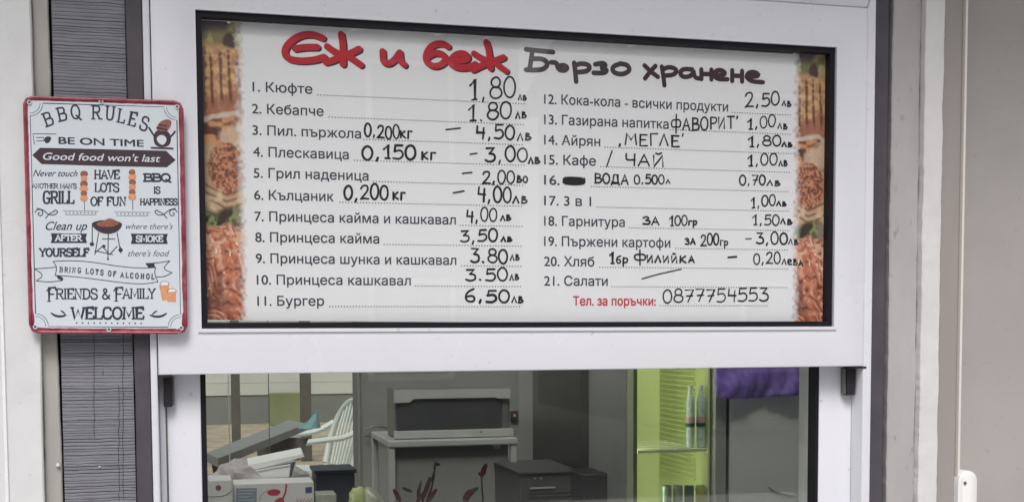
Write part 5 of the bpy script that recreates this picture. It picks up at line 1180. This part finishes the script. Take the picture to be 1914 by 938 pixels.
# skewers
rnd = random.Random(5)
for cx, y0, y1 in ((566, 580, 775), (892, 570, 782)):
    ink = Ink(YI2); ink.stroke([z1(cx, y0 - 4), z1(cx + 4, 842)], 1.2, smooth=False); st_ = ink.build('skewer', M['sign_dbrown'], sign)
    k = 0; y = y0 + 16
    while y < y1:
        ink = Ink(YI2 - .0002 - k * .00002); rx, ry = 27 + rnd.uniform(-4, 3), 22
        ink.poly([z1(cx + rx * math.cos(t) * (1 + .1 * rnd.uniform(-1, 1)), y + ry * math.sin(t)) for t in [q_ * math.pi / 5 for q_ in range(10)]], True)
        ink.build('meat_piece', M['sign_brown'] if k % 2 == 0 else M['sign_orange'], st_); y += 33; k += 1
# dividers
def spiral(cx, cy, r, turns, a0, zz, sx=1):
    return [zz(cx + sx * r * (1 - t) * math.cos(a0 + t * turns * 6.28), cy + r * (1 - t) * math.sin(a0 + t * turns * 6.28)) for t in [k / 16 for k in range(15)]]
for sx, cx in ((1, 268), (-1, 1165)):
    ink = Ink(YI2); ink.stroke(spiral(cx, 862, 32, 1.4, 3.4, z1, sx), 1.8)
    ink.stroke([z1(cx - sx * 20, 828), z1(cx + sx * 25, 838), z1(cx + sx * 60, 872), z1(cx + sx * 100, 874), z1(cx + sx * 125, 852), z1(cx + sx * 105, 836), z1(cx + sx * 95, 852)], 1.8); ink.stroke([z1(cx + sx * 40, 895), z1(cx + sx * 60, 868), z1(cx + sx * 90, 850)], 1.8)
    ink.build('scroll_ornament', NI, sign)
for x0, x1, yb in ((425, 665, 846), (770, 1015, 853)):
    ink = Ink(YI2); ink.stroke([z1(x0, yb), z1(x1, yb + 2)], .9, smooth=False); ink.stroke([z1(x0 + 15, yb + 24), z1(x1 - 15, yb + 25)], .9, smooth=False)
    for k in range(9): ink.dot(*z1(x0 + 20 + (x1 - x0 - 40) * k / 8, yb + 12), 1.2)
    ink.build('dotted_divider', NI, sign)
sprint('script_line', 'Clean up', z2, 308, 180, 590, 60, shear=.4, bold=.012)
def banner(x0, x1, y0, y1, t, tx0, tx1):
    ink = Ink(YI2); n = 9; ym = (y0 + y1) / 2; ink.poly([z2(*p) for p in [(x0, y0), (x1, y0 + 2), (x1 - n, ym), (x1, y1), (x0, y1), (x0 + n, ym)]]); ink.build('word_banner', NI, sign)
    ink = Ink(YI2 - .0003); write(ink, t, *z2(tx0, y1 - 16), *z2(tx1, y1 - 16), 38 / 3.608, 2.4, serif=True); ink.build('banner_text', M['sign_pale'], sign)
banner(342, 587, 202, 268, 'AFTER', 374, 548); banner(882, 1132, 204, 274, 'SMOKE', 918, 1098)
swrite('serif_line', 'YOURSELF', z2, 268, 356, 598, 50, 3.7)
sprint('script_line', "where there's", z2, 850, 174, 1168, 40, shear=.4); sprint('script_line', "there's food", z2, 864, 357, 1145, 44, shear=.4)
# kettle grill drawing
ink = Ink(YI2)
for s_ in ([(665, 200), (650, 290), (640, 345)], [(790, 200), (808, 300)], [(730, 205), (728, 370)], [(690, 240), (775, 240)], [(640, 320), (760, 345)], [(622, 150), (622, 270)], [(812, 295), (815, 335)], [(700, 280), (700, 300)], [(640, 335), (690, 290), (740, 345), (790, 290)]): ink.stroke([z2(*p) for p in s_], 1.7, smooth=False)
ink.dot(*z2(620, 275), 4); ink.dot(*z2(813, 315), 4.2); ink.dot(*z2(700, 290), 3.2); ink.dot(*z2(728, 376), 2)
ink.build('grill_legs', NI, sign)
ink = Ink(YI2 - .0003); ink.poly([z2(*p) for p in [(615, 140), (630, 125), (690, 112), (760, 112), (820, 130), (825, 150), (795, 190), (740, 208), (680, 200), (635, 170)]], True); gb = ink.build('grill_bowl', M['sign_dbrown'], sign)
ink = Ink(YI2 - .0005); ink.poly([z2(*p) for p in [(640, 138), (690, 120), (745, 98), (790, 120), (808, 140), (760, 158), (680, 160)]], True); ink.build('grilled_meat', M['sign_brown'], gb)
# ribbon
ink = Ink(YI2)
for s_ in ([(358, 392), (450, 385), (600, 392), (800, 425), (950, 438), (1050, 432)], [(378, 486), (480, 492), (640, 510), (820, 535), (960, 545), (1065, 530)], [(358, 392), (385, 430), (372, 486)], [(1050, 432), (1040, 470), (1065, 530)],
           [(232, 440), (300, 438), (375, 430)], [(232, 440), (298, 485), (245, 522)], [(245, 522), (330, 532), (420, 520)], [(420, 520), (425, 500), (378, 486)], [(985, 405), (1060, 402), (1145, 388)], [(1145, 388), (1095, 440), (1160, 468)], [(1160, 468), (1110, 495), (1058, 495)]):
    ink.stroke([z2(*p) for p in s_], 1.5)
ink.poly([z2(*p) for p in [(980, 404), (1040, 402), (1046, 430), (1000, 432)]]); ink.poly([z2(*p) for p in [(380, 488), (424, 502), (418, 520), (390, 508)]]); ink.build('ribbon_outline', NI, sign)
ink = Ink(YI2); txt = 'BRING LOTS OF ALCOHOL'; tot = sum(G[c][0] for c in txt); cur = 0
for c in txt:
    t = (cur + G[c][0] / 2) / tot; x = 395 + 650 * t; y = 462 + 48 * t - 4 * math.sin(t * 6.28) ; letter(ink, c, *z2(x, y), 9.0, 1.7, -4, 1.0); cur += G[c][0]
ink.build('ribbon_text', NI, sign)
swrite('serif_line', 'F', z2, 322, 660, 375, 92, 3.3); swrite('serif_line', 'RIENDS & ', z2, 378, 643, 770, 66, 3.2); swrite('serif_line', 'F', z2, 775, 658, 828, 90, 3.3); swrite('serif_line', 'AMILY', z2, 830, 640, 1045, 64, 3.2)
ink = Ink(YI2); ink.stroke([z2(316, 590), z2(330, 570), z2(345, 580)], 2.2); ink.stroke([z2(768, 590), z2(780, 570), z2(795, 580)], 2.2); ink.build('letter_flourish', NI, sign)
swrite('serif_line', 'WELCOME', z2, 484, 777, 968, 74, 4.6)
for s_ in ([(343, 738), (375, 760), (420, 762), (446, 752)], [(410, 722), (425, 732), (440, 748)]), ([(1125, 740), (1090, 762), (1045, 764), (1010, 752)], [(1060, 724), (1042, 734), (1028, 748)]):
    ink = Ink(YI2); ink.stroke([z2(*p) for p in s_[0]], 4.4, taper=True); ink.stroke([z2(*p) for p in s_[1]], 3, taper=True); ink.build('swash', NI, sign)
ink = Ink(YI2)
for k in range(12): ink.dot(*z2(517 + 39.5 * k, 805 + k * .3), 1.5)
ink.dot(*z2(730, 834), 1.6); ink.build('dot_row', NI, sign)
# beer mugs
for (pts, fo) in (([(1073, 555), (1140, 545), (1138, 650), (1095, 658)], [(1078, 555), (1085, 530), (1110, 522), (1138, 532), (1140, 552)]), ([(1130, 600), (1188, 590), (1186, 665), (1128, 664)], [(1130, 600), (1135, 580), (1160, 572), (1186, 580), (1190, 595)])):
    ink = Ink(YI2 - .0001 * (pts[0][0] > 1100)); ink.poly([z2(*p) for p in pts]); mg = ink.build('beer_mug', M['sign_orange'], sign)
    ink = Ink(YI2 - .0003); ink.poly([z2(*p) for p in fo], True); fm = ink.build('beer_foam', M['card_white'], mg)
    ink = Ink(YI2 - .0004); ink.stroke([z2(*p) for p in fo], .8); ink.build('foam_outline', NI, mg)
# garden dwarf drawing: hat, beard, body, arms, log
def blobp(name, pts, m, dy): ink = Ink(YI2 - dy); ink.poly([z1(*p) for p in pts], True); return ink.build(name, m, sign)
blobp('dwarf_body', [(1035, 330), (1060, 300), (1120, 300), (1150, 330), (1155, 380), (1130, 415), (1060, 415), (1035, 380)], M['sign_dbrown'], .0001)
blobp('dwarf_hat', [(1050, 300), (1065, 262), (1090, 238), (1130, 226), (1160, 240), (1150, 280), (1130, 305), (1090, 310)], M['sign_brown'], .0002)
blobp('dwarf_beard', [(1060, 345), (1090, 330), (1118, 345), (1125, 375), (1100, 405), (1070, 390), (1055, 365)], M['sign_pale'], .0003)
ink = Ink(YI2 - .00035)
for s_ in ([(1040, 340), (1020, 310), (1005, 285)], [(1150, 345), (1170, 325), (1180, 310)], [(1022, 420), (1165, 425)], [(1075, 265), (1120, 275)], [(1060, 285), (1125, 298)]): ink.stroke([z1(*p) for p in s_], 3.2)
ink.build('dwarf_arms', M['sign_dbrown'], sign)

# ================================================================== ADDED AWNING and street blocks, out of view, shaping light and pane reflections
aw = thing('cloth_awning', 'pale cloth awning above the serving window', 'awning', (.5, -.4, 2.6))  # not in view; added to darken the front towards its top
AWN = -0.40
mb = MB(); x0, x1 = -1.6, 2.7; mb.hexa([(x0, -.02, 2.74), (x1, -.02, 2.74), (x1, AWN, 2.52), (x0, AWN, 2.52)], [(x0, -.02, 2.73), (x1, -.02, 2.73), (x1, AWN, 2.51), (x0, AWN, 2.51)]); mb.build("awning_cloth", M["awn"], aw)
mb = MB(); mb.box(-1.6, 2.7, AWN - .03, AWN, 2.48, 2.53, .005); mb.build('front_bar', M['steel_light'], aw)
for x in (-1.5, 2.6):
    mb = MB(); mb.tube([(x, -.01, 2.45), (x, AWN, 2.50)], .012, 8); mb.build('awning_arm', M['steel_light'], aw)
def added_house(x0, x1, y, h, roof_h, label, wallm):  # unseen blocks added for the panes' reflections, with a sky gap between
    t = thing('house', label, 'house', ((x0 + x1) / 2, y, 0)); mb = MB(); mb.box(x0, x1, y - 8, y, 0, h); wl = mb.build('wall', wallm, t)
    mb = MB(); mb.hexa([(x0 - .4, y + .4, h), (x1 + .4, y + .4, h), (x1 + .4, y - 4, h + roof_h), (x0 - .4, y - 4, h + roof_h)], [(x0 - .4, y - 8.4, h), (x1 + .4, y - 8.4, h), (x1 + .4, y - 4.01, h + roof_h - .05), (x0 - .4, y - 4.01, h + roof_h - .05)]); mb.build('roof', M['rooft'], t)
    n = int((x1 - x0) / 3)
    for st in range(int(h // 2.9)):
        for k in range(n):
            cx = x0 + (x1 - x0) * (k + .5) / n; z = .9 + st * 2.9
            mb = MB(); mb.box(cx - .6, cx + .6, y, y + .06, z, z + 1.4); f = mb.build('window', M['card_white'], t)
            mb = MB(); mb.box(cx - .52, cx + .52, y + .06, y + .07, z + .08, z + 1.32); mb.build('pane', M['housewin'], f)
added_house(-17, 4.4, -15, 6.0, 1.6, 'long grey-brown block across the street on the left', M['house'])
added_house(7.2, 20, -16, 6.2, 1.5, 'grey-brown block across the street on the right', M['house'])
